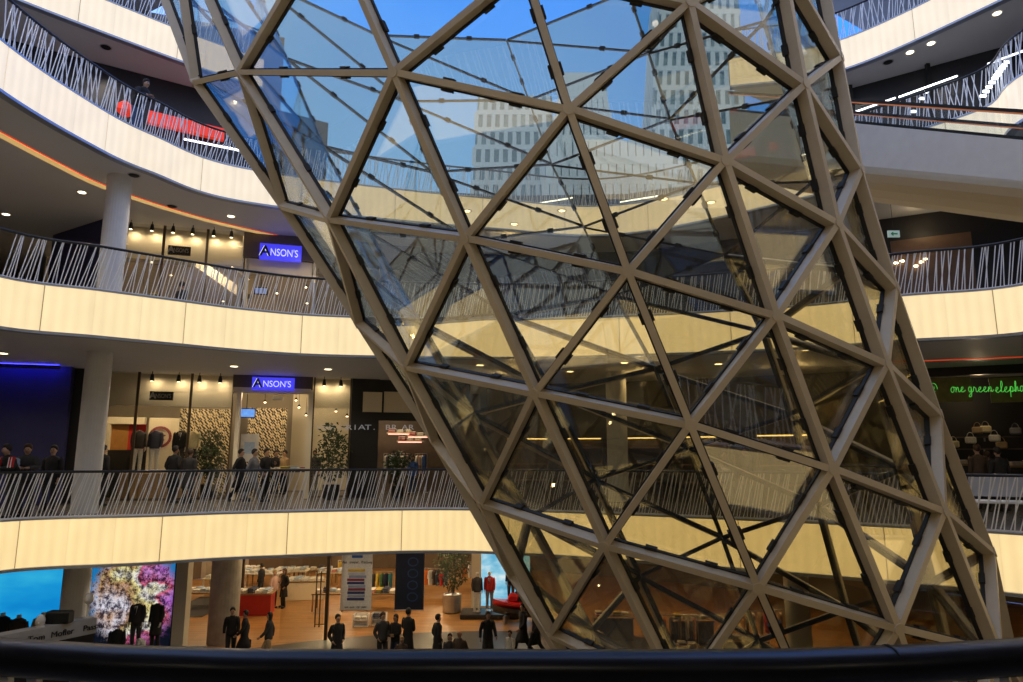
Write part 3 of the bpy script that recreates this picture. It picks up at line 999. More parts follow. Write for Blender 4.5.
for z, px, py, lb in ((ZD - FH + .02, 106, 47, 'dark round ceiling speaker above the topmost left walkway'),
                      (ZD - FH + .02, 170, 90, 'dark round ceiling speaker beside the bright ceiling light'),
                      (ZCB, 134, 175, 'dark round ceiling speaker above the upper pillar'),
                      (ZCB, 172, 206, 'dark dome camera on the ceiling above the upper shop windows'),
                      (ZD - FH + .02, 888, 62, 'dark round ceiling speaker at top right')):
    q = PZ(px, py, z)
    if sp is None:
        sp = thing('ceiling_speaker', lb, 'speaker', (q.x, q.y, z), 0, 'round ceiling speakers')
        mb = MB(); mb.lathe([(.08, -.05), (.13, -.03), (.16, 0)], (0, 0, 0), 16); part('grille', mb, M_black, sp, world=False)
        mb = MB(); mb.lathe([(.18, -.012), (.18, 0)], (0, 0, 0), 16); part('flange', mb, M_steel, sp, world=False)
    else: dup(sp, (q.x, q.y, z), None, lb)

def light_line(pix, z, m, label, w=0.06, dz=0.0):
    pts = catmull([V((*PZ(x, y, z).xy, z - 0.02)) for x, y in pix], False, 0.5)
    mb = MB()
    path = []
    for i, p in enumerate(pts):
        tt = (pts[min(i + 1, len(pts) - 1)] - pts[max(i - 1, 0)]).normalized()
        path.append((p, V((-tt.y, tt.x, 0))))
    mb.sweep(path, [(-w, -.002), (w, -.002), (w, .02), (-w, .02)])
    return solo('light_line', mb, m, label, 'light strip', pts[len(pts) // 2], 'coloured light lines in the ceilings')
light_line([(-30, 119), (0, 134), (55, 163), (110, 189), (200, 218), (300, 241.5)], ZCB, M_yelled, 'curving yellow light line in the ceiling over the upper walkway', 0.14)
light_line([(-30, 115.5), (0, 131), (55, 160.5), (110, 187), (200, 216.5), (300, 240)], ZCB, M_redled, 'thin red line beside the yellow ceiling line over the upper walkway', 0.02)
light_line([(10, 52), (70, 71), (150, 99), (225, 130)], ZD - FH + 0.02, M_redled, 'red light line in the ceiling behind the man at the rail', 0.05)
light_line([(888, 362), (950, 359.5), (1040, 356)], ZCA, M_redled, 'straight red light line in the ceiling above the green neon', 0.05)

# ------------------------------------------------------------ level C, left
def rbox_px(mb, x0, y0, x1, y1, Y, th):
    a, b = PY(x0, (y0 + y1) / 2, Y), PY(x1, (y0 + y1) / 2, Y)
    zt, zb = PY((x0 + x1) / 2, y0, Y).z, PY((x0 + x1) / 2, y1, Y).z
    mb.box(((a.x + b.x) / 2, Y + th / 2, (zt + zb) / 2), (b.x - a.x, th, zt - zb))
    return V(((a.x + b.x) / 2, Y, zb))
def strip3(p, q, hgt, th):
    mb = MB(); d = (q - p); d.z = 0; n = V((-d.y, d.x, 0)).normalized() * th; h = V((0, 0, hgt))
    mb.hexa([p, q, q + n, p + n, p + h, q + h, q + n + h, p + n + h]); return mb
M_redp = mat('red_panel', (.75, .03, .015), .4, emit=(1, .06, .02), es=.55)
zr = 12.9
pa, pb = PZ(148, 122, zr), PZ(224, 140, zr)
mb = strip3(pa, pb, 0.44, 0.2)
solo('red_band', mb, M_redp, 'long glowing red shop band behind the topmost railing', 'sign band', (pa + pb) / 2)
pa2, pb2 = PZ(116, 113, zr - .1), PZ(133, 119, zr - .1)
mb = MB(); mb.bbox((pa2 + pb2) / 2 + V((0, 0, .25)), ((pb2 - pa2).length, .5, .5), .16, math.atan2((pb2 - pa2).y, (pb2 - pa2).x))
solo('red_band', mb, M_redp, 'short rounded red sign left of the man at the rail', 'sign band', (pa2 + pb2) / 2)
mb = strip3(V((pa.x - 4.5, pa.y - 2.6, ZC)), V((pb.x + 3.2, pb.y + 2.2, ZC)), ZD - FH - ZC, 0.2)
for v in mb.v: v += V((-.12, .25, 0))
struct('wall_black', mb, M_dark)
pa, pb = PZ(184, 139, 12.35) , PZ(242, 151, 12.35)
mb = MB(); mb.tube(pa, pb, 0.035, 8)
t = thing('tube_light', 'white tube light below the red shop band', 'light', (pa + pb) / 2)
part('tube', mb, M_lampw, t); mb = MB(); mb.tube(pa + V((0, 0.06, 0.05)), pb + V((0, .06, .05)), .03, 6); part('housing', mb, M_steel, t)
struct('wall_upper', strip3(V((-24, 24, ZD)), V((-10.5, 28.7, ZD)), 4.6, .2), M_wallgrey)
# parapet wall of the terrace at the back of level C, seen through the funnel
pts = [V((x, y, ZC)) for x, y in ((-10, 26.0), (-5, 27.5), (0, 28.2), (5, 28), (10, 26))]
mb = MB(); path = [(p, V((0, 1, 0))) for p in pts]
mb.sweep(path, [(0, 0), (.3, 0), (.3, 1.9), (0, 1.9)]); struct('wall_terrace', mb, mat('blue_grey_wall', (.13, .15, .2), .4))
for k, (x, y, lb) in enumerate(((1.0, 27.6, 'left'), (4.6, 27.4, 'right'))):
    mb = MB(); mb.tube((x, y, ZC + 1.3), (x + 1.6, y - .05, ZC + 1.55), .03, 8)
    solo('tube_light', mb, M_lampw, 'white tube light on the terrace wall behind the funnel, %s one' % lb, 'light', V((x + .8, y, ZC + 1.4)))

# ----------------------------------------------------------- escalator, right
ea, eb = V((8.6, 7.6, 5.75)), V((4.9, 15.1, 9.75))
pA = PY(1023, 140, 9.5); pB = PY(853, 123, 12.0)
dr_ = (pB - pA)
e0 = pA - dr_ * 0.62; e1 = pA + dr_ * 2.15
H2 = V((dr_.x, dr_.y, 0)).normalized(); side = V((H2.y, -H2.x, 0))     # away from the viewer's side
if side.x < 0: side = -side
esc = thing('escalator', 'white clad escalator with glass balustrade crossing behind the right of the funnel', 'escalator', V((e0.x, e0.y, e0.z - .75)))
W = 3.1; dz = 0.74
u = V((0, 0, 1))
def strip(mb, a, b, lo, hi, s0, s1):
    mb.hexa([a + side * s0 + u * lo, b + side * s0 + u * lo, b + side * s1 + u * lo, a + side * s1 + u * lo,
             a + side * s0 + u * hi, b + side * s0 + u * hi, b + side * s1 + u * hi, a + side * s1 + u * hi])
def hull_strip(mb, prof):
    vs = []
    for q, dz_ in ((e0, .60), (e1, 1.22)):
        for a, z, k in prof: vs.append(q + side * a + u * (z - k * dz_))
    n_ = len(prof); fs = [(i, i + 1, n_ + i + 1, n_ + i) for i in range(n_ - 1)]
    mb.add(vs, fs + [tuple(range(n_ - 1, -1, -1)), tuple(range(n_, 2 * n_))])
for sg in (0, 1):
    mb = MB(); f = (lambda a: W - a) if sg else (lambda a: a)
    hull_strip(mb, [(f(0.06), 0, 0), (f(0), 0, 0), (f(0), -.0, .88), (f(.05), -.07, .95), (f(.12), -.1, .95), (f(.12), 0, .9)])
    part('side_cladding', mb, M_white, esc)
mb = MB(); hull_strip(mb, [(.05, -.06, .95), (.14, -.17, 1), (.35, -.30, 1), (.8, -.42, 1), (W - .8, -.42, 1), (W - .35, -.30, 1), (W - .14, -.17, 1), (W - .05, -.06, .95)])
part('soffit', mb, mat('soffit_warm_glow', (.80, .68, .52), .6, 0, .03, .5), esc, smooth=False)  # beige tone puts the warm glow from below into the colour
mb = MB()
nst = int((e1 - e0).z / 0.2)
for k in range(nst):
    q = e0.lerp(e1, (k + .5) / nst)
    for s0 in (.78, 2.32): mb.box(q + side * s0 + u * -0.1, (0.95, 0.36, 0.16), math.atan2(side.y, side.x))
part('step', mb, M_steel, esc, kind='stuff')
M_skirt = mat('black_skirt', (.012, .012, .013), .3); M_copper = mat('copper_line', (.55, .2, .08), .3, .6, emit=(1, .3, .1), es=.25)
for s0 in (0.03, 1.5, W - 0.07):
    mb = MB(); strip(mb, e0, e1, 0, 0.06, s0, s0 + .05); part('skirt', mb, M_skirt, esc)
    mb = MB(); strip(mb, e0, e1, 0.06, 0.44, s0 + .02, s0 + .035); part('balustrade_glass', mb, M_balglass, esc)
    mb = MB(); strip(mb, e0, e1, 0.44, 0.50, s0 - .02, s0 + .07); part('handrail', mb, M_skirt, esc)
    mb = MB(); strip(mb, e0, e1, 0.425, 0.44, s0 - .015, s0 + .06); part('light_edge', mb, M_copper, esc)

# ------------------------------------------------------ level C and B, right
def right_plane(z, c, u_, pts):
    pass
mb = MB(); q0, q1 = V((10.5, 24.5, ZC)), V((18.5, 19.0, ZC))
wC = strip3(q0, q1, ZD - FH - ZC, .2); struct('wall_black', wC, M_dark)
for k in range(1, 4):
    q = q0.lerp(q1, k / 4) + V((-.15, -.2, 0))
    mb = MB(); mb.bar(q, q + V((0, 0, ZD - FH - ZC)), .12, .12, V((1, 0, 0)))
    struct('trim_%d' % k, mb, M_black)
for (xa, ya, xb, yb, Y, lb) in ((852, 113, 895, 98, 20.5, 'long white tube light seen through the balustrade at right, first piece'), (899, 97, 957, 76, 20, 'long white tube light at right, middle piece under the dark mullion'),
                             (988, 64, 1023, 51, 17.5, 'long white tube light at the right edge above the crossing rods')):
    p, q = PY(xa, ya, Y), PY(xb, yb, Y)
    mb = MB(); mb.tube(p, q, .028, 8); solo('tube_light', mb, M_lampw, lb, 'light', (p + q) / 2)
for k, (xa, ya, xb, yb, Y) in enumerate(((909, 118, 926, 92, 18.8), (983, 96, 995, 78, 16.5), (997, 75, 1007, 62, 16.3))):
    p, q = PY(xa, ya, Y), PY(xb, yb, Y)
    t = thing('ceiling_lamp_row', 'row of small white lamps behind the rods at right, %s row' % ('leftmost', 'middle', 'rightmost')[k], 'lamps', (p + q) / 2)
    for j in range(5):
        mb = MB(); mb.bbox(p.lerp(q, j / 4), (.16, .06, .07), .015); part('lamp', mb, M_lampw, t)
# B right: dark ceiling zone, dark wall, exit sign
OB = V((13.2, 22.6, ZB)); DU = V((0.894, -0.447, 0)); DN = V((.447, .894, 0)); DA = math.atan2(DU.y, DU.x)
def RP(x, y, off=0.0):
    a, f, u_ = ray(x, y); d = V((a, f, u_)); o = V((0, 0, EYE))
    t = ((OB + DN * off) - o).dot(DN) / d.dot(DN)
    return o + d * t
def rp_box(mb, x0, y0, x1, y1, off, th, ztop=None, zbot=None):
    l, r_ = RP(x0, (y0 + y1) / 2, off), RP(x1, (y0 + y1) / 2, off)
    zt = RP((x0 + x1) / 2, y0, off).z if ztop is None else ztop
    zb = RP((x0 + x1) / 2, y1, off).z if zbot is None else zbot
    a, b = V((l.x, l.y, zb)), V((r_.x, r_.y, zb)); n = DN * th; h = V((0, 0, zt - zb))
    mb.hexa([a, b, b + n, a + n, a + h, b + h, b + n + h, a + n + h])
    return (a + b) / 2
mb = MB(); rp_box(mb, 800, 200, 1100, 300, 0, .25, ztop=ZCB, zbot=ZB); struct('wall_black', mb, M_dark)
mb = MB(); c_ = rp_box(mb, 893, 236, 975, 300, -.3, .1, zbot=ZB)
solo('display_wall', mb, mat('brown_lit_board', (.16, .09, .05), .5), 'brown board with small lamps behind the right middle railing', 'display wall', V((c_.x, c_.y, ZB)))
p = PY(893.5, 234, 19.0)
t = thing('exit_sign', 'small pale green exit sign on the dark ceiling at right', 'sign', p)
mb = MB(); mb.box(p, (.34, .05, .2)); part('board', mb, mat('exit_pale', (.6, .7, .6), .4, emit=(.5, .7, .5), es=.18), t)
mb = MB(); mb.bar(p + V((-.08, -.03, 0)), p + V((.1, -.03, 0)), .04, .01, V((0, 1, 0))); mb.bar(p + V((-.08, -.03, 0)), p + V((-.02, -.03, .05)), .03, .01, V((0, 1, 0))); mb.bar(p + V((-.08, -.03, 0)), p + V((-.02, -.03, -.05)), .03, .01, V((0, 1, 0)))
part('arrow', mb, mat('exit_green', (.02, .3, .1), .4), t)
mb = MB(); mb.tube(p + V((0, 0, .1)), V((p.x, p.y, ZCB)), .006, 6); part('hanger', mb, M_black, t)
for k, (px, py) in enumerate(((896, 263), (902, 261), (916, 266), (921, 262), (925, 259))):
    q = RP(px, py, -.4); mb = MB(); mb.bbox(q, (.14, .08, .07), .02)
    solo('wall_lamp', mb, M_lamp, '%s small warm lamp from the left on the brown board at right' % names_sp[k], 'lamp', q, 'small lamps on the brown board')
# A right: black shop front, green neon, goods
mb = MB(); rp_box(mb, 780, 360, 1100, 376, 0, .25, ztop=ZCA); struct('wall_header', mb, M_dark)
mb = MB(); rp_box(mb, 760, 360, 1120, 520, 4.0, .25, ztop=ZCA, zbot=0); struct('wall_shop', mb, M_dark)
for x0, x1, lb in ((931, 972, 'warm timber board behind the word one'), (990, 1040, 'warm timber board behind the last green word')):
    mb = MB(); c_ = rp_box(mb, x0, 377, x1, 402, 0.4, .08)
    solo('timber_board', mb, mat('timber_dark', (.22, .15, .07), .6, 0, .2, 4), lb, 'board', c_)
# single stroke script
GL = {'o': [[(0.5, .5), (.2, .45), (.05, .2), (.2, 0), (.42, .1), (.5, .35), (.4, .5), (.75, .42)]],
      'n': [[(.05, 0), (.1, .5), (.12, .2), (.3, .48), (.42, .42), (.42, .1), (.55, 0), (.75, .2)]],
      'e': [[(0, .15), (.3, .25), (.42, .42), (.28, .5), (.12, .3), (.15, .06), (.35, 0), (.7, .2)]],
      'g': [[(.45, .45), (.2, .5), (.06, .25), (.2, .02), (.4, .2), (.46, .5), (.42, -.2), (.2, -.42), (.08, -.25), (.7, .15)]],
      'r': [[(0, .1), (.15, .5), (.2, .42), (.4, .42), (.4, .12), (.5, 0), (.7, .15)]],
      'l': [[(0, .1), (.3, .6), (.3, .95), (.18, .95), (.12, .4), (.2, 0), (.5, .15)]],
      'p': [[(.05, .1), (.2, .5), (.12, -.42), (.2, .35), (.4, .5), (.5, .25), (.35, .02), (.2, .1)], [(.35, .02), (.75, .2)]],
      'h': [[(0, .1), (.25, .7), (.2, .98), (.12, .6), (.12, 0), (.3, .45), (.42, .4), (.44, .05), (.75, .2)]],
      'a': [[(.45, .42), (.2, .5), (.05, .2), (.2, 0), (.4, .2), (.46, .48), (.46, .1), (.75, .15)]],
      't': [[(0, .1), (.25, .5), (.25, .9), (.22, .1), (.35, 0), (.6, .15)], [(.08, .6), (.42, .62)]]}
cen = RP(980, 388, -.05)
t = thing('neon_sign', 'green neon handwriting above the bag shop at right', 'neon sign', cen)
def stroke(mb, pts, org, k):
    w = [org + DU * (x * k * .56) + V((0, 0, y * k)) for x, y in pts]
    w = catmull(w, False, 0.05)
    for a, b in zip(w, w[1:]): mb.tube(a, b, .0095, 5)
org = RP(938, 389.5, -.05) - V((0, 0, .1))
mb = MB(); 
ring_ = [(.5 + .5 * math.cos(R(k * 30)), .25 + .5 * math.sin(R(k * 30))) for k in range(11)]
stroke(mb, ring_, org - DU * .25, .42); stroke(mb, [(.3, .1), (.5, .45), (.7, .4), (.45, .1), (.75, .1)], org - DU * .25, .42)
part('neon_tube', mb, M_green, t)
for word, px in (('one', 950.5), ('green', 968), ('elephant', 995)):
    org = RP(px, 389.5, -.05) - V((0, 0, .1)); mb = MB(); x = 0
    k = .36 if word != 'elephant' else .37
    for ch in word:
        for st in GL[ch]: stroke(mb, [(px_ + x / (k * .56), py_) for px_, py_ in st], org, k)
        x += (.66 if ch not in 'l' else .45) * k * .56
    part('neon_tube', mb, M_green, t)

# ------------------------------------------------------------------ people
def skin_mesh(name, verts, radii, edges, m, sub=1):
    me = bpy.data.meshes.new(name)
    me.from_pydata([tuple(v) for v in verts], edges, [])
    o = bpy.data.objects.new(name, me); COL.objects.link(o)
    sk = o.modifiers.new('s', 'SKIN'); sk.use_smooth_shade = True
    for i, r_ in enumerate(radii):
        d = me.skin_vertices[0].data[i]
        d.radius = r_ if isinstance(r_, tuple) else (r_, r_)
        d.use_root = (i == 0)
    if sub:
        s2 = o.modifiers.new('u', 'SUBSURF'); s2.levels = sub; s2.render_levels = sub
    dg = bpy.context.evaluated_depsgraph_get()
    ev = o.evaluated_get(dg)
    res = bpy.data.meshes.new_from_object(ev)
    res.name = name
    res.materials.clear(); res.materials.append(m)
    bpy.data.objects.remove(o); bpy.data.meshes.remove(me)
    return res

def skel(pose):
    """joints, figure 1.75 m facing -Y, feet on z=0"""
    J = dict(pel=(0, 0, .96), bel=(0, 0, 1.12), che=(0, 0, 1.30), nb=(0, 0, 1.46), nk=(0, -.012, 1.53), h0=(0, -.02, 1.585), h1=(0, -.015, 1.655), h2=(0, -.005, 1.72),
             nose=(0, -.118, 1.625), earL=(-.082, 0, 1.64), earR=(.082, 0, 1.64))
    for s, k in ((-1, 'L'), (1, 'R')):
        J['sh' + k] = (s * .168, 0, 1.41); J['el' + k] = (s * .215, .02, 1.14); J['wr' + k] = (s * .212, -.07, .90); J['pa' + k] = (s * .208, -.09, .84)
        J['hip' + k] = (s * .09, 0, .90); J['kn' + k] = (s * .10, -.015, .50); J['an' + k] = (s * .105, .02, .09); J['to' + k] = (s * .12, -.15, .035)
    if pose in ('walk', 'walkbag'):
        J['knL'] = (-.09, -.20, .53); J['anL'] = (-.09, -.30, .11); J['toL'] = (-.09, -.47, .08)
        J['knR'] = (.09, .08, .50); J['anR'] = (.09, .36, .17); J['toR'] = (.09, .26, .04)
        J['elL'] = (-.23, .12, 1.15); J['wrL'] = (-.24, .10, .90); J['paL'] = (-.24, .08, .84)
        J['elR'] = (.23, -.08, 1.14); J['wrR'] = (.21, -.26, .97); J['paR'] = (.20, -.31, .94)
    if pose == 'lean':
        for k, s in (('L', -1), ('R', 1)):
            J['el' + k] = (s * .26, -.20, 1.19); J['wr' + k] = (s * .10, -.42, 1.18); J['pa' + k] = (s * .05, -.46, 1.18)
        for k in ('nb', 'nk', 'h0', 'h1', 'h2', 'nose', 'earL', 'earR', 'shL', 'shR', 'che'):
            x, y, z = J[k]; J[k] = (x, y - .12 - (z - 1.3) * .3, z - .03)
    if pose == 'pocket':
        for k, s in (('L', -1), ('R', 1)):
            J['el' + k] = (s * .26, .07, 1.14); J['wr' + k] = (s * .185, -.07, .96); J['pa' + k] = (s * .16, -.10, .92)
        J['knR'] = (.12, -.06, .50); J['anR'] = (.15, -.03, .09); J['toR'] = (.20, -.19, .035)
    if pose == 'fold':
        for k, s in (('L', -1), ('R', 1)):
            J['el' + k] = (s * .225, -.02, 1.14); J['wr' + k] = (s * .06, -.20, 1.08 + s * .03); J['pa' + k] = (s * -.01, -.21, 1.09 + s * .03)
        J['knL'] = (-.10, -.05, .50); J['anL'] = (-.12, -.06, .09); J['toL'] = (-.16, -.22, .035)
    if pose == 'phone':
        J['elR'] = (.26, -.08, 1.16); J['wrR'] = (.12, -.28, 1.25); J['paR'] = (.08, -.32, 1.30)
    return {k: V(v) for k, v in J.items()}

def fingers(J, k, verts, rad, edges, idx):
    wr, pa = J['wr' + k], J['pa' + k]
    d = (pa - wr).normalized()
    s = V((0, -1, 0)) - d * d.dot(V((0, -1, 0)))
    if s.length < .1: s = V((0, 0, 1)) - d * d.z
    s.normalize(); inn = d.cross(s)
    if inn.x * (1 if k == 'L' else -1) < 0: inn = -inn
    for j, ln in enumerate((.068, .078, .072, .055)):
        o = pa + s * (-.03 + .02 * j) + d * .025
        i0 = len(verts)
        verts += [o, o + d * ln * .5 + inn * .006, o + d * ln * .85 + inn * .03]; rad += [.0095, .009, .0075]
        edges += [(idx, i0), (i0, i0 + 1), (i0 + 1, i0 + 2)]
    i0 = len(verts)
    o = wr.lerp(pa, .5) + s * .035
    verts += [o, o + s * .02 + d * .035]; rad += [.011, .009]
    edges += [(idx, i0), (i0, i0 + 1)]

CACHE = {}
def body_mesh(pose, headless=False, m=M_skin):
    key = ('body', pose, headless, m.name)
    if key in CACHE: return CACHE[key]
    J = skel(pose)
    names = ['pel', 'bel', 'che', 'nb', 'nk'] + ([] if headless else ['h0', 'h1', 'h2', 'nose', 'earL', 'earR'])
    rr = dict(pel=(.14, .11), bel=(.125, .10), che=(.145, .11), nb=(.075, .07), nk=(.046, .05), h0=(.064, .078), h1=(.080, .098), h2=(.058, .068), nose=.012, earL=.016, earR=.016,
              sh=.046, el=.043, wr=.03, pa=(.04, .022), hip=.082, kn=.056, an=.038, to=.035)
    verts, rad, edges, ix = [], [], [], {}
    for n in names:
        ix[n] = len(verts); verts.append(J[n]); rad.append(rr[n])
    for a, b in zip(['pel', 'bel', 'che', 'nb'], ['bel', 'che', 'nb', 'nk']): edges.append((ix[a], ix[b]))
    if not headless:
        edges += [(ix['nk'], ix['h0']), (ix['h0'], ix['h1']), (ix['h1'], ix['h2']), (ix['h1'], ix['nose']), (ix['h1'], ix['earL']), (ix['h1'], ix['earR'])]
    for k in 'LR':
        prev = 'che'
        for n in ('sh', 'el', 'wr', 'pa'):
            ix[n + k] = len(verts); verts.append(J[n + k]); rad.append(rr[n]); edges.append((ix[prev], ix[n + k])); prev = n + k
        fingers(J, k, verts, rad, edges, ix['pa' + k])
        prev = 'pel'
        for n in ('hip', 'kn', 'an', 'to'):
            ix[n + k] = len(verts); verts.append(J[n + k]); rad.append(rr[n]); edges.append((ix[prev], ix[n + k])); prev = n + k
    CACHE[key] = skin_mesh('body', verts, rad, edges, m)
    return CACHE[key]
def loft(mb, rings, n=14):
    """closed skin over elliptical rings (centre, rx, ry, axis or None for level rings)"""
    vs = []
    for (c, rx, ry, ax) in rings:
        if ax is None: a, b = V((1, 0, 0)), V((0, 1, 0))
        else:
            ax = ax.normalized(); a = V((1, 0, 0)) - ax * ax.x; a.normalize(); b = ax.cross(a)
        for k in range(n):
            t = 2 * math.pi * k / n
            vs.append(c + a * (rx * math.cos(t)) + b * (ry * math.sin(t)))
    m = len(rings)
    fs = [(r * n + k, r * n + (k + 1) % n, (r + 1) * n + (k + 1) % n, (r + 1) * n + k) for r in range(m - 1) for k in range(n)]
    mb.add(vs, fs + [tuple(range(n - 1, -1, -1)), tuple(range((m - 1) * n, m * n))])
def limb(mb, pts, rad):
    q = []; rr = []
    for k in range(len(pts) - 1):
        for t in ((0, .33, .66) if k < len(pts) - 2 else (0, .33, .66, 1)):
            q.append(pts[k].lerp(pts[k + 1], t)); rr.append(rad[k] + (rad[k + 1] - rad[k]) * t)
    sm = [q[0]] + [(q[k - 1] + q[k] * 2 + q[k + 1]) / 4 for k in range(1, len(q) - 1)] + [q[-1]]
    loft(mb, [(p, r_, r_, sm[min(k + 1, len(sm) - 1)] - sm[max(k - 1, 0)]) for k, (p, r_) in enumerate(zip(sm, rr))], 12)
def spine(J, z):
    P = [J['pel'], J['bel'], J['che'], J['nb']]
    if z <= P[0].z: return V((0, P[0].y, z))
    for a, b in zip(P, P[1:]):
        if z <= b.z: return a.lerp(b, (z - a.z) / (b.z - a.z))
    return V((P[-1].x, P[-1].y - .01, z))
def top_mesh(pose, coat, m):
    key = ('top', pose, coat, m.name)
    if key in CACHE: return CACHE[key]
    J = skel(pose); mb = MB()
    walk = pose.startswith('walk')
    lv = [(.86, .178, .138), (.96, .182, .142), (1.04, .170, .132), (1.12, .160, .124), (1.22, .172, .132), (1.31, .184, .134), (1.38, .190, .118), (1.43, .172, .098), (1.462, .118, .084), (1.485, .080, .074), (1.51, .064, .066)]
    if coat: lv = [(.50, .205, .25 if walk else .185), (.62, .198, .215 if walk else .172), (.74, .190, .165)] + lv
    loft(mb, [(spine(J, z), rx, ry, None) for z, rx, ry in lv], 18)
    for k in 'LR':
        sh, el, wr = J['sh' + k], J['el' + k], J['wr' + k]
        limb(mb, [J['nb'].lerp(sh, .35) + V((0, 0, -.05)), sh + V((0, 0, .0)), sh.lerp(el, .4), el, wr.lerp(el, .06)], [.062, .084, .072, .060, .046])
    CACHE[key] = mb.mesh('jacket', m, True)
    return CACHE[key]
def leg_mesh(pose, m):
    key = ('leg', pose, m.name)
    if key in CACHE: return CACHE[key]
    J = skel(pose); mb = MB()
    loft(mb, [(V((0, J['pel'].y, z)), rx, ry, None) for z, rx, ry in ((.80, .10, .095), (.84, .155, .122), (.90, .168, .130), (.97, .164, .126), (1.04, .150, .115))], 18)
    for k in 'LR':
        hp, kn, an = J['hip' + k], J['kn' + k], J['an' + k]
        limb(mb, [hp + V((0, 0, -.01)), hp.lerp(kn, .45), kn, an + (an - kn).normalized() * .035], [.092, .088, .068, .058])
    CACHE[key] = mb.mesh('trousers', m, True)
    return CACHE[key]
def shoe_mesh(pose, k, m):
    key = ('shoe', pose, k, m.name)
    if key in CACHE: return CACHE[key]
    J = skel(pose)
    a, t_ = J['an' + k], J['to' + k]
    heel = a + V((0, .03, -.045))
    CACHE[key] = skin_mesh('shoe', [a + V((0, 0, -.01)), heel + V((0, 0, .012)), heel.lerp(t_, .6) + V((0, 0, .012)), t_ + (t_ - heel).normalized() * .03 + V((0, 0, .012))], [.06, .062, .064, .056], [(0, 1), (1, 2), (2, 3)], m)
    return CACHE[key]
def hair_mesh(pose, long, m):
    key = ('hair', pose, long, m.name)
    if key in CACHE: return CACHE[key]
    J = skel(pose); h = J['h1']
    mb = MB(); mb.sphere((0, 0, 0), 1, 12, 9)
    out = []
    for v in mb.v:
        q = V((v.x * .094, v.y * .112, v.z * .115))
        if q.y < -.02 and q.z < .05:      # open over the face
            q.y = -.02 + (q.y + .02) * .25; q.z = max(q.z, -.02)
        if q.z < -.02: q.z = -.02 + (q.z + .02) * (2.6 if long else 1.0)
        out.append(h + V((0, .012, .028)) + q)
    mb.v = out
    CACHE[key] = mb.mesh('hair', m, True)
    return CACHE[key]
def face_mesh(pose):
    key = ('eye', pose)
    if key in CACHE: return CACHE[key]
    J = skel(pose); h = J['h1']; mb = MB()
    for s in (-1, 1): mb.sphere(h + V((s * .032, -.088, -.005)), .011, 8, 6)
    mb.sphere(h + V((0, -.088, -.068)), .02, 8, 5, (1.1, .5, .3))
    CACHE[key] = mb.mesh('face', M_black, True)
    return CACHE[key]
def bag_mesh(m):
    key = ('bag', m.name)
    if key in CACHE: return CACHE[key]
    mb = MB(); mb.bbox((0, 0, -.30), (.12, .34, .3), .03)
    for s in (-1, 1): mb.tube((0, s * .1, -.16), (0, s * .02, 0), .008, 6)
    CACHE[key] = mb.mesh('bag', m)
    return CACHE[key]

def person(loc, rz, label, pose='stand', top='black', leg='charcoal', hair='dark', coat=False, long=False, h=1.75, grp=None, stripe=False, sleeve=None):
    t = thing('person', label, 'person', loc, rz, grp)
    k = h / 1.75; t.scale = (k, k, k)
    part('body', body_mesh(pose), None, t)
    part('face', face_mesh(pose), None, t)
    part('jacket' if not coat else 'coat', top_mesh(pose, coat, CL[top]), None, t)
    part('trousers', leg_mesh(pose, CL[leg]), None, t)
    for s in 'LR': part('shoe', shoe_mesh(pose, s, M_black), None, t)
    if hair: part('hair', hair_mesh(pose, long, HAIR[hair]), None, t)
    if stripe:
        J = skel(pose); mb = MB()
        for s in 'LR':
            a, b = J['sh' + s] + V((0, -.02, .05)), J['el' + s] + V((0, -.05, .02))
            mb.tube(a, b, .072, 10, .062, 0)
        part('red_sleeve_stripe', mb, CL['red'], t, world=False, label='red sleeve panel')
        mb = MB()
        for s, sg in (('L', -1), ('R', 1)):
            a, b = J['sh' + s] + V((0, -.09, .06)), J['el' + s] + V((0, -.115, .02))
            for dv in (V((0, 0, 0)), V((.05 * sg, .03, 0))):
                mb = MB(); mb.tube(a + dv, b + dv, .013, 6); part('white_stripe', mb, CL['white'], t, world=False)
    if sleeve:
        J = skel(pose); mb = MB()
        a, b, c = J['shL'], J['elL'], J['wrL']
        mb.tube(a, b, .092, 10, .074); mb.tube(b, c, .074, 10, .055)
        part('sleeve', mb, CL[sleeve], t, world=False)
    if pose == 'walkbag':
        J = skel(pose); o = part('handbag', bag_mesh(CL['black']), None, t); o.location = J['paL']
    return t

def at_head(px, py, z, h=1.75):
    """spot on the floor z where a figure of height h has its head top at that place"""
    q = PZ(px, py, z + h); return V((q.x, q.y, z))
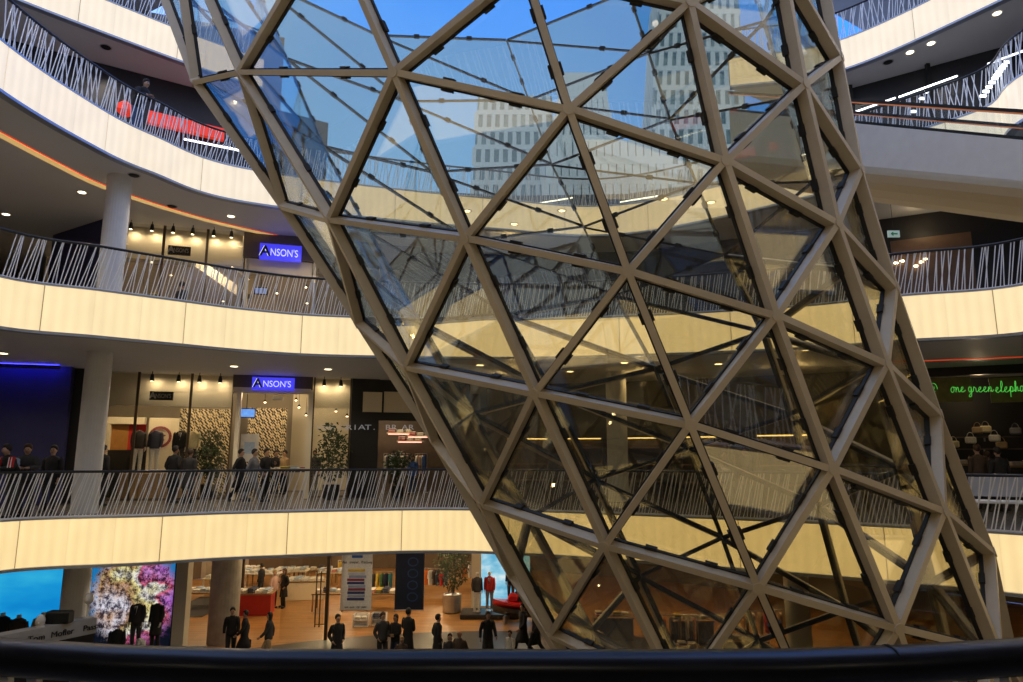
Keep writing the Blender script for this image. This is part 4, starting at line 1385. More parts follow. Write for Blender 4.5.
# ground-floor walkway
G = [
 (233, 608, 20, 'walk', 'black', 'black', 'dark', 0, 0, 1.78, 'man in black walking leftmost on the ground floor, beside the concrete pillar'),
 (246, 611, -70, 'walkbag', 'black', 'black', 'dark', 1, 0, 1.68, 'woman in a black coat with a bag close behind the leftmost walker'),
 (270, 613, -80, 'walk', 'charcoal', 'tan', 'dark', 0, 1, 1.68, 'woman in a dark jacket and brown skirt trousers walking alone'),
 (338, 615, 40, 'pocket', 'black', 'black', 'dark', 1, 0, 1.80, 'man in a dark coat standing alone below the white banner'),
 (383, 613, 35, 'pocket', 'charcoal', 'black', 'brown', 0, 0, 1.78, 'man in a charcoal jacket, left of the pair below the dark banner'),
 (396, 615, -30, 'fold', 'black', 'navy', 'brown', 0, 1, 1.66, 'woman in black right beside the man in charcoal below the dark banner'),
 (408.5, 609, 150, 'fold', 'black', 'black', 'dark', 1, 0, 1.84, 'tall person in a long black coat seen from behind below the dark banner'),
 (438, 615, 120, 'pocket', 'black', 'charcoal', 'dark', 1, 0, 1.74, 'person in a black coat standing alone left of the plant'),
 (488, 612, 20, 'walk', 'black', 'black', 'brown', 1, 0, 1.76, 'person in a dark coat before the red jacket mannequin'),
 (523, 604, -60, 'walk', 'black', 'black', 'dark', 1, 0, 1.80, 'man in black striding before the red boat, left of two'),
 (536, 607, -60, 'walkbag', 'charcoal', 'black', 'dark', 0, 0, 1.74, 'person in charcoal striding behind the man before the red boat')]
for (px, py, rz, pose, tp, lg, hr, ct, lo, h, lb) in G:
    person(at_head(px, py, ZG, h), R(rz), lb, pose, tp, lg, hr, bool(ct), bool(lo), h)
person(at_head(402, 637, ZG, 1.3), R(0), 'child with dark blond hair in front of the group below the dark banner', 'fold', 'brown', 'jeans', 'blond', False, True, 1.3)
person(at_head(450, 634, ZG, 1.45), R(0), 'child with reddish hair left of the bald man', 'stand', 'charcoal', 'jeans', 'brown', False, True, 1.45)
person(at_head(460, 630, ZG, 1.72), R(-35), 'bald man in grey brown standing low in front of the plant', 'pocket', 'brown', 'charcoal', None, False, False, 1.72)
person(at_head(510, 631, ZG, 1.35), R(-30), 'child in a pale jacket left of the striding pair', 'walk', 'white', 'charcoal', 'dark', False, False, 1.35)
# inside the ground floor shop
person(at_head(275, 570.5, ZG, 1.72), R(60), 'blond shopper in a pink top beside the red counter', 'phone', 'pink', 'black', 'blond', False, False, 1.72)
person(at_head(285, 569, ZG, 1.76), R(-40), 'dark haired shopper in black beside the blond shopper', 'pocket', 'black', 'black', 'brown', True, True, 1.76)
person(at_head(262, 564, ZG, 1.72), R(-100), 'shopper in black behind the red counter', 'stand', 'black', 'black', 'dark', False, False, 1.72)
# level A walkway
def on_A(px, py, off, h, z=ZA, back=0.0):
    q = SF(px, py, off); return V((q.x, q.y, z))
qa = PZ(18, 443, 1.66); 
s_ = RA.at(0.35)[0]
A_ = [
 (18, 443, 16.75, -25, 'lean', 'black', 'charcoal', 'dark', 0, 0, 1.78, 'man in a black jacket with red striped sleeves leaning on the left railing', True, None),
 (32, 441, 17.3, 20, 'lean', 'charcoal', 'charcoal', 'brown', 0, 0, 1.80, 'man with a pale blue sleeve leaning beside the striped jacket', False, 'lightblue'),
 (55, 442, 18.6, 10, 'stand', 'black', 'black', 'dark', 0, 0, 1.76, 'man in black in shadow left of the pillar at eye level', False, None),
 (105, 437, 21.0, 160, 'stand', 'black', 'black', 'dark', 0, 0, 1.80, 'man in black seen from behind right of the pillar at eye level', False, None),
 (176, 441, 22.2, 160, 'pocket', 'black', 'charcoal', 'dark', 1, 0, 1.80, 'person in a black coat looking at the mannequins', False, None),
 (191, 445, 22.0, 175, 'stand', 'charcoal', 'black', 'brown', 1, 0, 1.70, 'person in charcoal left of the window bush', False, None),
 (241.5, 448, 22.6, 90, 'walk', 'black', 'black', 'dark', 1, 0, 1.70, 'woman in black walking before the doorway, ahead of the grey coat', False, None),
 (255, 446.5, 22.4, 90, 'walkbag', 'grey', 'grey', 'dark', 1, 0, 1.70, 'woman in a grey blue coat walking before the doorway', False, None),
 (267, 447, 23.0, 70, 'phone', 'black', 'black', 'dark', 0, 0, 1.72, 'person in black right of the grey coat before the doorway', False, None)]
for (px, py, Y, rz, pose, tp, lg, hr, ct, lo, h, lb, st, sl) in A_:
    q = PY(px, py, Y)
    person(V((q.x, Y, ZA)), R(rz), lb, pose, tp, lg, hr, bool(ct), bool(lo), h, stripe=st, sleeve=sl)
for (px, off, tp, hr, lb, rz) in ((276, 3.0, 'black', 'dark', 'shopper in black inside the lower doorway, left of two', 40), (285, 2.6, 'tan', 'dark', 'shopper in tan inside the lower doorway, right of two', -30),
                           (315, 3.2, 'charcoal', 'brown', 'shopper in charcoal behind the window plant', 0)):
    q = SF(px, 455, off); person(V((q.x, q.y, ZA)), R(rz), lb, 'stand', tp, 'black', hr, False, False, 1.7)
q = SF(413, 460, 1.2); person(V((q.x, q.y, ZA)), R(-10), 'child in a blue jacket before the dark shop', 'stand', 'blue', 'jeans', 'brown', False, False, 1.5)
# level B, C
q = SF(182, 290, -1.4); person(V((q.x, q.y, ZB)), R(160), 'person in black walking behind the upper railing', 'walk', 'black', 'black', 'dark', True, False, 1.78)
p, o_ = min((RC.at(d * .1) for d in range(int(RC.len * 10))), key=lambda po: abs((proj(po[0]) or (9e9,))[0] - 146) + (0 if po[0].y > 8 else 1e6))
person(p + o_ * 0.52, math.atan2(-o_.x, o_.y) + 0.15, 'man in a black jacket and jeans leaning on the topmost left railing', 'lean', 'black', 'jeans', 'dark', False, False, 1.80)
# right, level A
for (px, py, Y, tp, hr, lb, rz) in ((976, 442, 19.5, 'brown', 'brown', 'shopper in a brown jacket before the bag shelves at right', 170), (986.5, 452, 19.6, 'red', 'brown', 'small shopper in pink red between two others at right', 160), (997, 448, 18.9, 'black', 'dark', 'shopper in black before the bag shelves at right', 175)):
    q = PY(px, py, Y); person(V((q.x, Y, ZA)), R(rz), lb, 'stand', tp if tp != 'red' else 'pink', 'charcoal', hr, False, False, max(1.35, min(1.8, q.z)))
# behind the funnel on level A
for (px, py, tp, lb) in ((724, 452, 'navy', 'person in navy at the railing behind the funnel, left of two'), (744, 448, 'black', 'person in black at the railing behind the funnel, right of two'), (707, 455, 'charcoal', 'person in charcoal at the railing behind the funnel, apart from the two')):
    q = PY(px, py, 18.4); person(V((q.x, q.y, ZA)), R(0), lb, 'stand', tp, 'charcoal', 'dark', False, False, min(1.85, q.z + .02))

# --------------------------------------------------------------- mannequins
def mannequin(loc, rz, label, top, leg=None, pose='stand', headless=True, coat=False, shirt=False, sock=True, h=1.75):
    t = thing('mannequin', label, 'mannequin', loc, rz)
    k = h / 1.75; t.scale = (k, k, k)
    part('body', body_mesh(pose, headless, M_maniq), None, t)
    part('jacket', top_mesh(pose, coat, CL[top]), None, t)
    if leg: part('trousers', leg_mesh(pose, CL[leg]), None, t)
    if shirt:
        mb = MB(); mb.add([(-.05, -.15, 1.44), (.05, -.15, 1.44), (0, -.165, 1.18), (-.05, -.11, 1.44), (.05, -.11, 1.44), (0, -.11, 1.18)], [(0, 1, 2), (5, 4, 3), (0, 3, 4, 1), (1, 4, 5, 2), (2, 5, 3, 0)])
        part('shirt_front', mb, CL['white'], t, world=False)
        mb = MB(); mb.bar((0, -.16, 1.43), (0, -.18, 1.2), .035, .012, (0, -1, 0)); part('tie', mb, CL['black'], t, world=False)
    mb = MB(); mb.lathe([(.18, 0), (.18, .012), (.02, .02)], (0, .05, 0), 18); part('stand', mb, M_steel, t, world=False)
    return t
def man_at(px, off, z): 
    q = SF(px, 470, off); return V((q.x, q.y, z))
mannequin(man_at(136, 1.5, PLZ), R(50), 'headless mannequin in a dark jacket and white trousers turned sideways, beside the emblem', 'charcoal', 'white')
mannequin(man_at(153, 1.5, PLZ), R(5), 'headless mannequin in a navy printed sweater and white trousers before the ring emblem', 'navy', 'white')
mannequin(man_at(178, 1.5, PLZ), R(15), 'headless mannequin in an open black jacket over white, before the zigzag wall', 'black', 'charcoal', shirt=True)
mannequin(man_at(191, 1.5, PLZ), R(0), 'headless mannequin in a cream sweater before the zigzag wall', 'cream', 'charcoal')
# ground floor suits
YM = 24.2
def gm(px, Y=YM, z=ZG): 
    q = PY(px, 625, Y); return V((q.x, Y, z))
q = PY(137, 603, YM); hz = max(.0, q.z - 1.52 - ZG)
mb = MB(); c_ = PY(140, 640, YM); mb.bbox((c_.x, YM, ZG + hz / 2), (4.0, 1.2, max(.05, hz)), .02)
solo('display_plinth', mb, M_black, 'low black plinth under the two suited mannequins', 'plinth', V((c_.x, YM, ZG)))
mannequin(gm(136.5, z=ZG + hz), R(5), 'headless mannequin in a dark suit with shirt and tie before the coral picture', 'charcoal', 'charcoal', shirt=True)
mannequin(gm(156, z=ZG + hz), R(-10), 'headless mannequin in a long black coat before the coral picture', 'black', 'black', coat=True)
mannequin(gm(118, 23.9, ZG + hz - .75), R(20), 'mannequin with a dark jacket set low, left of the suited pair', 'black', 'brown')
mannequin(gm(142, 23.6, ZG + hz - .62), R(-25), 'small white dressed mannequin low between the two suited mannequins', 'white', 'grey', h=1.35)
# torsos in front of the blue screen
M_bustw = M_maniq
def bust(px, py, Y, label, m):
    q = PY(px, py, Y)
    t = thing('torso_form', label, 'dress form', V((q.x, Y, q.z - .82)))
    t.scale = (1.35, 1.35, 1.35)
    mb = MB(); mb.lathe([(.14, .1), (.17, .25), (.2, .45), (.17, .56), (.07, .61)], (0, 0, 0), 14); 
    for v in mb.v: v.y *= .65
    for s in (-1, 1): mb.tube((s * .17, 0, .52), (s * .26, -.02, .2), .06, 8, .05)
    part('jacket', mb, m, t, True, world=False)
    mb = MB(); mb.lathe([(.055, .58), (.05, .66), (.052, .68)], (0, 0, 0), 12); part('neck', mb, M_bustw, t, True, world=False)
    mb = MB(); mb.tube((0, 0, -.9), (0, 0, .15), .02, 8); mb.lathe([(.15, -.9), (.15, -.88), (.02, -.86)], (0, 0, 0), 12); part('stand', mb, M_steel, t, world=False)
for px, py, lb, m in ((3, 616, 'torso form in black before the blue screen, at the left edge', 'black'), (19, 618, 'torso form in brown before the blue screen, between two others', 'brown'), (43.5, 615.5, 'torso form in a tan jacket before the blue screen, near the pillar', 'tan')):
    bust(px, py, 23.6, lb, CL[m])
# counter header with writing and small white heads
def header():
    b = PY(97, 617.5, 17.6); a = PZ(0, 636, b.z)
    t = thing('kiosk', 'tall grey kiosk with lettering along its top edge, before the pillar', 'kiosk', V((b.x, b.y, ZG)))
    d = (b - a); d.z = 0; n = V((-d.y, d.x, 0)).normalized()
    zt = b.z
    mb = MB(); mb.hexa([a + V((0, 0, -.36)), b + V((0, 0, -.36)), b + n * .34 + V((0, 0, -.36)), a + n * .34 + V((0, 0, -.36)), a, b, b + n * .34, a + n * .34]); part('top_board', mb, mat('pale_board', (.42, .4, .37), .5), t)
    lo = V((0, 0, ZG - zt)); mb = MB(); a2, b2 = a + n * .05, b + n * .05
    mb.hexa([a2 + lo, b2 + lo, b2 + n * .24 + lo, a2 + n * .24 + lo, a2 - V((0, 0, .36)), b2 - V((0, 0, .36)), b2 + n * .24 - V((0, 0, .36)), a2 + n * .24 - V((0, 0, .36))]); part('body', mb, M_dark, t)
    words('Tom Mofler Passau', .19, a.lerp(b, .70) - n * .02 + V((0, 0, -.2)), math.atan2(d.y, d.x), M_black, t, .008)
    return a, b, n
ha, hb, hn = header()
for f, lb in ((.93, 'white display head on a stem at the right end of the grey kiosk'), (.42, 'low white display piece on the grey kiosk')):
    q = ha.lerp(hb, f) + hn * .17
    t = thing('mannequin_bust', lb, 'display head', q)
    tall = f > .8
    mb = MB(); mb.sphere((0, 0, .45 if tall else .13), .12, 12, 9, (.8, 1, 1.2)); mb.sphere((.03, -.11, .42 if tall else .1), .03, 6, 5); part('head', mb, M_maniq, t, True, world=False)
    mb = MB(); mb.lathe([(.1, 0), (.1, .015), (.03, .03), (.025, .34 if tall else .04)], (0, 0, 0), 12); part('stem', mb, M_maniq, t, world=False)
mb = MB(); q = ha.lerp(hb, .62) + hn * .17; mb.bbox(q + V((0, 0, .14)), (.56, .26, .28), .03); solo('display_box', mb, M_black, 'black box on the grey kiosk', 'box', q)

# -------------------------------------------------------- ground: big pictures
def coral_mat():
    m, nt, out = nodes_of('coral_picture')
    tc = nt.nodes.new('ShaderNodeTexCoord'); sep = nt.nodes.new('ShaderNodeSeparateXYZ')
    nt.links.new(tc.outputs['Generated'], sep.inputs[0])
    n1 = nt.nodes.new('ShaderNodeTexNoise'); n1.inputs['Scale'].default_value = 15; n1.inputs['Detail'].default_value = 12; n1.inputs['Roughness'].default_value = .8
    vo = nt.nodes.new('ShaderNodeTexNoise'); vo.inputs['Scale'].default_value = 3.2; vo.inputs['Detail'].default_value = 2
    nt.links.new(tc.outputs['Generated'], n1.inputs[0]); nt.links.new(tc.outputs['Generated'], vo.inputs[0])
    def mth(op, a, b):
        n = nt.nodes.new('ShaderNodeMath'); n.operation = op
        for i, v in enumerate((a, b)):
            if isinstance(v, (int, float)): n.inputs[i].default_value = v
            else: nt.links.new(v, n.inputs[i])
        return n.outputs[0]
    hue = nt.nodes.new('ShaderNodeValToRGB')
    el = hue.color_ramp.elements
    el[0].position = .12; el[0].color = (.75, .72, .8, 1); el[1].position = .9; el[1].color = (.42, .1, .55, 1)
    for ps, c in ((.3, (.55, .3, .14, 1)), (.42, (.85, .75, .3, 1)), (.55, (.8, .8, .75, 1)), (.62, (.75, .12, .2, 1)), (.75, (.6, .25, .6, 1))):
        e = el.new(ps); e.color = c
    hx = mth('ADD', mth('MULTIPLY', sep.outputs[0], .8), mth('MULTIPLY', mth('SUBTRACT', vo.outputs['Fac'], .5), 1.3))
    nt.links.new(mth('SUBTRACT', hx, .04), hue.inputs['Fac'])
    # coral mass: distance from centre plus noise
    dx = mth('SUBTRACT', sep.outputs[0], .58); dz_ = mth('SUBTRACT', sep.outputs[2], .58)
    dist = mth('SQRT', mth('ADD', mth('MULTIPLY', dx, dx), mth('MULTIPLY', dz_, dz_)), 0)
    msk = mth('ADD', dist, mth('MULTIPLY', mth('SUBTRACT', n1.outputs['Fac'], .5), .9))
    rm = nt.nodes.new('ShaderNodeValToRGB'); rm.color_ramp.elements[0].position = .45; rm.color_ramp.elements[0].color = (1, 1, 1, 1); rm.color_ramp.elements[1].position = .51; rm.color_ramp.elements[1].color = (0, 0, 0, 1)
    nt.links.new(msk, rm.inputs['Fac'])
    det = nt.nodes.new('ShaderNodeValToRGB'); det.color_ramp.elements[0].position = .45; det.color_ramp.elements[0].color = (.06, .05, .08, 1); det.color_ramp.elements[1].position = .56; det.color_ramp.elements[1].color = (1, 1, 1, 1)
    nt.links.new(n1.outputs['Fac'], det.inputs['Fac'])
    mul = nt.nodes.new('ShaderNodeMixRGB'); mul.blend_type = 'MULTIPLY'; mul.inputs[0].default_value = 1
    nt.links.new(hue.outputs[0], mul.inputs[1]); nt.links.new(det.outputs[0], mul.inputs[2])
    bg = nt.nodes.new('ShaderNodeValToRGB'); bg.color_ramp.elements[0].position = .3; bg.color_ramp.elements[0].color = (.004, .006, .012, 1); bg.color_ramp.elements[1].position = .62; bg.color_ramp.elements[1].color = (.01, .17, .42, 1)
    nt.links.new(mth('ADD', sep.outputs[2], mth('MULTIPLY', mth('SUBTRACT', vo.outputs['Fac'], .5), .5)), bg.inputs['Fac'])
    mx = nt.nodes.new('ShaderNodeMixRGB'); nt.links.new(rm.outputs[0], mx.inputs[0]); nt.links.new(bg.outputs[0], mx.inputs[1]); nt.links.new(mul.outputs[0], mx.inputs[2])
    e = nt.nodes.new('ShaderNodeEmission'); e.inputs[1].default_value = 1.0
    nt.links.new(mx.outputs[0], e.inputs[0]); nt.links.new(e.outputs[0], out.inputs[0])
    return m
def sea_mat(name, c0, c1, c2, sc_):
    m, nt, out = nodes_of(name)
    tc = nt.nodes.new('ShaderNodeTexCoord'); n = nt.nodes.new('ShaderNodeTexNoise'); n.inputs['Scale'].default_value = sc_; n.inputs['Detail'].default_value = 3
    mp = nt.nodes.new('ShaderNodeMapping'); mp.inputs['Scale'].default_value = (1, 1, 2.2)
    nt.links.new(tc.outputs['Generated'], mp.inputs[0]); nt.links.new(mp.outputs[0], n.inputs[0])
    r = nt.nodes.new('ShaderNodeValToRGB'); r.color_ramp.elements[0].position = .35; r.color_ramp.elements[0].color = c0 + (1,); r.color_ramp.elements[1].position = .7; r.color_ramp.elements[1].color = c2 + (1,)
    e_ = r.color_ramp.elements.new(.52); e_.color = c1 + (1,)
    nt.links.new(n.outputs['Fac'], r.inputs[0])
    e = nt.nodes.new('ShaderNodeEmission'); nt.links.new(r.outputs[0], e.inputs[0]); nt.links.new(e.outputs[0], out.inputs[0])
    return m
YP = 25.6
def picture(x0, y0, x1, y1, Y, m, label, zbot=None, rz=0):
    a, b = PY(x0, (y0 + y1) / 2, Y), PY(x1, (y0 + y1) / 2, Y)
    zt = PY((x0 + x1) / 2, y0, Y).z; zb = PY((x0 + x1) / 2, y1, Y).z if zbot is None else zbot
    c = V(((a.x + b.x) / 2, Y, zb)); w, h = b.x - a.x, zt - zb
    t = thing('light_picture', label, 'picture', c, rz)
    mb = MB(); mb.box((0, .03, h / 2), (w, .04, h)); part('picture', mb, m, t, world=False)
    mb = MB()
    for s in (-1, 1): mb.box((s * (w / 2 + .03), .05, h / 2), (.06, .1, h))
    mb.box((0, .05, h + .03), (w + .12, .1, .06)); part('frame', mb, M_black, t, world=False)
    return t
picture(-60, 556, 61, 640, YP, sea_mat('sea_blue', (.004, .23, .60), (.01, .30, .66), (.03, .42, .70), 1.5), 'bright blue backlit underwater picture left of the pillar', ZG + .1)
picture(81, 556, 173, 640, YP, coral_mat(), 'backlit coral reef picture behind the suited mannequins', ZG + .1)
picture(481, 545, 530, 606, 33.2, sea_mat('sky_blue', (.12, .42, .62), (.3, .6, .75), (.75, .85, .85), 2.5), 'pale blue sea picture behind the red jacket mannequin')
a, b = PY(174, 600, YP - .2), PY(186, 600, YP - .2)
mb = MB(); mb.box(((a.x + b.x) / 2, YP, (ZG + ZA - FH) / 2), (b.x - a.x, .4, ZA - FH - ZG)); struct('pillar', mb, M_cream)
mb = MB(); mb.box((-19.0, YP + .4, (ZG + ZA - FH) / 2), (20.5 - (a.x + 9.0) if False else 12.0, .3, ZA - FH - ZG)); struct('wall_picture', mb, M_dark)
a = PY(476, 600, 33.0); mb = MB(); mb.box((a.x, 33.2, (ZG + ZA - FH) / 2), (.45, .4, ZA - FH - ZG)); struct('pillar', mb, M_cream)

# hanging banners
def banner(x0, y1, x1, Y, ztop, label, m):
    a, b = PY(x0, y1, Y), PY(x1, y1, Y)
    w = b.x - a.x; zb = a.z; c = V(((a.x + b.x) / 2, Y, zb))
    t = thing('banner', label, 'banner', c)
    mb = MB(); mb.box((0, 0, (ztop - zb) / 2), (w, .015, ztop - zb)); part('cloth', mb, m, t, world=False)
    mb = MB(); mb.tube((-w / 2 - .03, 0, 0), (w / 2 + .03, 0, 0), .02, 8); part('bottom_bar', mb, M_steel, t, world=False)
    return t, w
t, w = banner(340, 610, 371, 28.9, -2.3, 'white hanging banner printed with a stack of shirts', CL['white'])
MBL = [mat('print_' + k, c, .7) for k, c in (('navy', (.04, .05, .15)), ('plum', (.25, .05, .1)), ('steel', (.3, .35, .5)), ('yellow', (.7, .45, .05)), ('pale', (.55, .55, .6)))]
mb = MB(); rnd = random.Random(3)
for k in range(10):
    mb.bbox((rnd.uniform(-.03, .05), -.015, .42 + k * .125), (w * .56, .012, .1), .004, 0, (0, 2, 0, 1, 2, 0, 1, 2, 4, 3)[k])
part('shirt_stack_print', mb, MBL, t, world=False, kind=None)
words('Aus unserer Werbung', .15, V(t.location) + V((0, -.02, 1.86)), 0, M_black, t, .004, sx=.8)
words('und noch viel mehr', .11, V(t.location) + V((0, -.02, .12)), 0, M_black, t, .004, sx=.85)
mb = MB(); mb.box((0, -.012, 2.08), (w * .35, .012, .1)); part('blue_mark', mb, CL['blue'], t, world=False)
t, w = banner(394.5, 610, 423.5, 28.6, -2.3, 'dark blue hanging banner with pale loops right of the shirt banner', mat('banner_navy', (.008, .012, .03), .6))
mb = MB()
for k in range(4):
    for j in range(12):
        a_, b_ = R(j * 30), R(j * 30 + 30)
        f_ = lambda an: V((.12 + .2 * math.cos(an), -.015, .5 + k * .45 + .16 * math.sin(an)))
        mb.bar(f_(a_), f_(b_), .05, .01, (0, 1, 0))
part('print', mb, mat('print_blue', (.02, .05, .13), .6), t, world=False)

# --------------------------------------------------------- shop furniture
def table(c, w, d, h, label, m=M_table, grp=None, rz=0, legs=True, front=None):
    t = thing('display_table', label, 'table', c, rz, grp)
    mb = MB(); mb.bbox((0, 0, h - .03), (w, d, .06), .012); part('table_top', mb, m, t, world=False)
    if front:
        mb = MB(); mb.bbox((0, 0, (h - .06) / 2), (w * .96, d * .94, h - .06), .01); part('body', mb, front, t, world=False)
    else:
        for sx in (-1, 1):
            for sy in (-1, 1):
                mb = MB(); mb.box((sx * (w / 2 - .06), sy * (d / 2 - .06), (h - .06) / 2), (.06, .06, h - .06)); part('leg', mb, m, t, world=False)
    return t
def stack_proto(cols, n):
    mb = MB(); rnd = random.Random(n)
    for k in range(n):
        mb.bbox((rnd.uniform(-.012, .012), rnd.uniform(-.012, .012), .02 + k * .042), (.27, .34, .04), .014, rnd.uniform(-.05, .05), k % len(cols))
    return mb.mesh('folded_clothes', cols)
STK = [stack_proto([CL[a], CL[b]], n) for a, b, n in (('white', 'lightblue', 4), ('white', 'cream', 3), ('navy', 'grey', 5), ('red', 'white', 4), ('white', 'white', 3), ('teal', 'yellow', 4))]
WHERE = ['near left', 'near middle left', 'near middle', 'near middle right', 'near right', 'near far right', 'rear left', 'rear middle left', 'rear middle', 'rear middle right', 'rear right', 'rear far right']
def stacks(c, w, d, h, nx, ny, where, kinds):
    i = 0
    for y in range(ny):
        for x in range(nx):
            kd = kinds[i % len(kinds)]
            o = bpy.data.objects.new('folded_clothes', STK[kd]); COL.objects.link(o)
            o.location = V(c) + V((-w / 2 + w * (x + .5) / nx, -d / 2 + d * (y + .5) / ny, h))
            o.rotation_euler = (0, 0, random.uniform(-.15, .15))
            words = ('white-blue', 'white-cream', 'navy-grey', 'red-white', 'plain white', 'teal-yellow')[kd]
            pos = '%s %s' % ('front' if y == 0 else 'rear', names_sp[x])
            setp(o, 'folded %s clothes, %s from left on %s' % (words, pos, where), 'clothes', 'folded clothes on ' + where)
            i += 1
def gz(px, py, h=0.0):
    q = PZ(px, py, ZG + h)
    if q.y > 40.0: q = PY(px, py, 40.0 - (px % 3) * .5)
    return V((q.x, q.y, ZG))
c = gz(199, 591, .8); table(c, 2.0, .9, .8, 'oak display table left of the concrete pillar'); stacks(c, 1.8, .7, .8, 5, 2, 'the table left of the concrete pillar', (4, 1, 4, 0))
c = gz(202, 606, .6) + V((1.0, 3, 0)); table(c, 1.2, .8, .6, 'low oak table close behind the concrete pillar')
c = gz(253, 592, .95); table(c, 1.9, .9, .95, 'red fronted counter inside the ground floor shop', M_table, None, R(6), True, mat('red_counter', (.38, .02, .015), .4)); stacks(c, 1.7, .7, .95, 5, 2, 'the red counter', (4, 4, 2, 4, 0))
c = gz(306, 580, .9); table(c, 2.0, .9, .9, 'beige fronted counter right of the two shoppers', M_table, None, R(8), True, M_beige); stacks(c, 1.8, .7, .9, 5, 2, 'the beige counter', (4, 0, 4, 1, 4))
c = gz(262, 572, .85); table(c, 2.2, 1.0, .85, 'white topped table behind the red counter', M_white); stacks(c, 2.0, .8, .85, 5, 2, 'the white table', (4, 4, 0))
c = gz(272, 562, .8); table(c, 2.4, .9, .8, 'oak table far back in the ground floor shop'); stacks(c, 2.2, .7, .8, 5, 1, 'the far oak table', (3, 4, 5))
for k, (px, py, kd) in enumerate(((246, 561, (4, 4, 1)), (292, 566, (4, 0, 4)), (335, 567, (0, 4, 3)), (224, 577, (4, 1)))):
    c = gz(px, py, .85); nm = 'the %s pale back table' % names_sp[(1, 2, 3, 0)[k]]
    table(c, 1.9, .9, .85, 'pale display table in the ground floor shop, %s from the left' % names_sp[(1, 2, 3, 0)[k]], M_cream); stacks(c, 1.7, .7, .85, 5, 2, nm, kd)
a_, b_ = PZ(186, 617, ZG), PZ(214, 597, ZG)
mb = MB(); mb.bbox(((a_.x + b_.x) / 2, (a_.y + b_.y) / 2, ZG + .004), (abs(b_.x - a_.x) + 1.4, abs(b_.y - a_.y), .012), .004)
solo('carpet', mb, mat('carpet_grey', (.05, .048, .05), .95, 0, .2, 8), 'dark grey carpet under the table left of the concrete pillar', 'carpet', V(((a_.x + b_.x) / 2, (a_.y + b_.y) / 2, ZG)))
c = gz(318, 559, .8); table(c, 2.0, .9, .8, 'oak table far back beside the glass door'); stacks(c, 1.8, .7, .8, 4, 1, 'the table beside the glass door', (0, 4, 2))
c = gz(383, 592, .8); table(c, 1.4, .9, .8, 'oak table between the two banners'); stacks(c, 1.3, .7, .8, 4, 2, 'the table between the banners', (3, 5, 2, 1))
c = gz(330, 592, .8); table(c, 1.5, .9, .8, 'oak table left of the white banner'); stacks(c, 1.3, .7, .8, 4, 1, 'the table left of the white banner', (4, 2, 0, 4))
# low white display boxes with folded goods
for px, py, lb, kd in ((361, 622, 'low white display box below the banner', 4), (379, 621, 'low white display box under the oak table between the banners', 2)):
    c = gz(px, py + 4)
    t = thing('display_box', lb, 'display box', c)
    mb = MB(); mb.box((0, 0, .02), (.62, .4, .04)); mb.box((-.3, 0, .25), (.03, .4, .5)); mb.box((.3, 0, .25), (.03, .4, .5)); mb.box((0, .19, .25), (.62, .02, .5)); mb.box((0, 0, .27), (.6, .4, .025)); part('case', mb, M_white, t, world=False)
    for k in range(2):
        o = bpy.data.objects.new('folded_clothes', STK[kd]); COL.objects.link(o); o.location = c + V((-.13 + k * .28, -.02, .28)); o.scale = (.9, .9, .9)
        setp(o, 'folded %s shirts, %s stack in the %s' % (('white', 'navy')[kd == 2], ('left', 'right')[k], ('low box below the banner', 'low box between the banners')[kd == 2]), 'clothes', 'folded shirts in the low boxes')

# clothes racks with garments
def garment_mesh(m):
    mb = MB()
    a = [(-.2, .0), (-.24, -.34), (-.19, -.36), (-.15, -.12), (-.16, -.68), (.16, -.68), (.15, -.12), (.19, -.36), (.24, -.34), (.2, 0), (.06, .05), (-.06, .05)]
    n = len(a)
    vs = [(x, -.035, z) for x, z in a] + [(x, .035, z) for x, z in a]
    mb.add(vs, [tuple(range(n)), tuple(range(2 * n - 1, n - 1, -1))] + [(i, (i + 1) % n, n + (i + 1) % n, n + i) for i in range(n)])
    mb.tube((0, 0, .05), (0, 0, .14), .006, 6)
    return mb.mesh('garment', m)
GM = {}
def rack(c, w, label, cols, where, rz=0.0, h=1.35):
    t = thing('clothes_rack', label, 'clothes rack', c, rz)
    mb = MB(); mb.tube((-w / 2, 0, h), (w / 2, 0, h), .015, 8); part('rail', mb, M_steel, t, world=False)
    for s in (-1, 1):
        mb = MB(); mb.tube((s * w / 2, 0, 0.02), (s * w / 2, 0, h), .018, 8); mb.tube((s * w / 2, -.25, .02), (s * w / 2, .25, .02), .018, 8); part('leg', mb, M_steel, t, world=False)
    n = len(cols); rot = Matrix.Rotation(rz, 3, 'Z')
    for k, cc in enumerate(cols):
        if cc not in GM: GM[cc] = garment_mesh(CL[cc])
        o = bpy.data.objects.new('hanging_jacket', GM[cc]); COL.objects.link(o)
        o.location = V(c) + rot @ V((-w / 2 + .12 + (w - .24) * k / max(1, n - 1), 0, h - .13)); o.rotation_euler = (0, 0, rz + R(72) + random.uniform(-.2, .2))
        same = cols[:k].count(cc)
        setp(o, '%s garment hanging on %s, %s from the left' % (cc, where, (names_sp + ['seventh', 'eighth', 'ninth', 'tenth'])[k]), 'garment', 'garments on ' + where)
rack(gz(377, 600), 1.5, 'clothes rack between the two banners', ['teal', 'teal', 'charcoal', 'yellow', 'green', 'navy', 'teal'], 'the rack between the banners', R(10))
rack(gz(436, 596), 1.3, 'clothes rack left of the potted tree', ['orange', 'white', 'brown', 'navy', 'red', 'grey'], 'the rack left of the potted tree', R(-15))
rack(gz(352, 578), 1.6, 'clothes rack behind the white banner', ['yellow', 'white', 'green', 'blue', 'grey'], 'the rack behind the white banner', R(0))
rack(gz(470, 583), 1.6, 'clothes rack right of the potted tree', ['tan', 'orange', 'white', 'brown', 'tan'], 'the rack right of the potted tree', R(0))
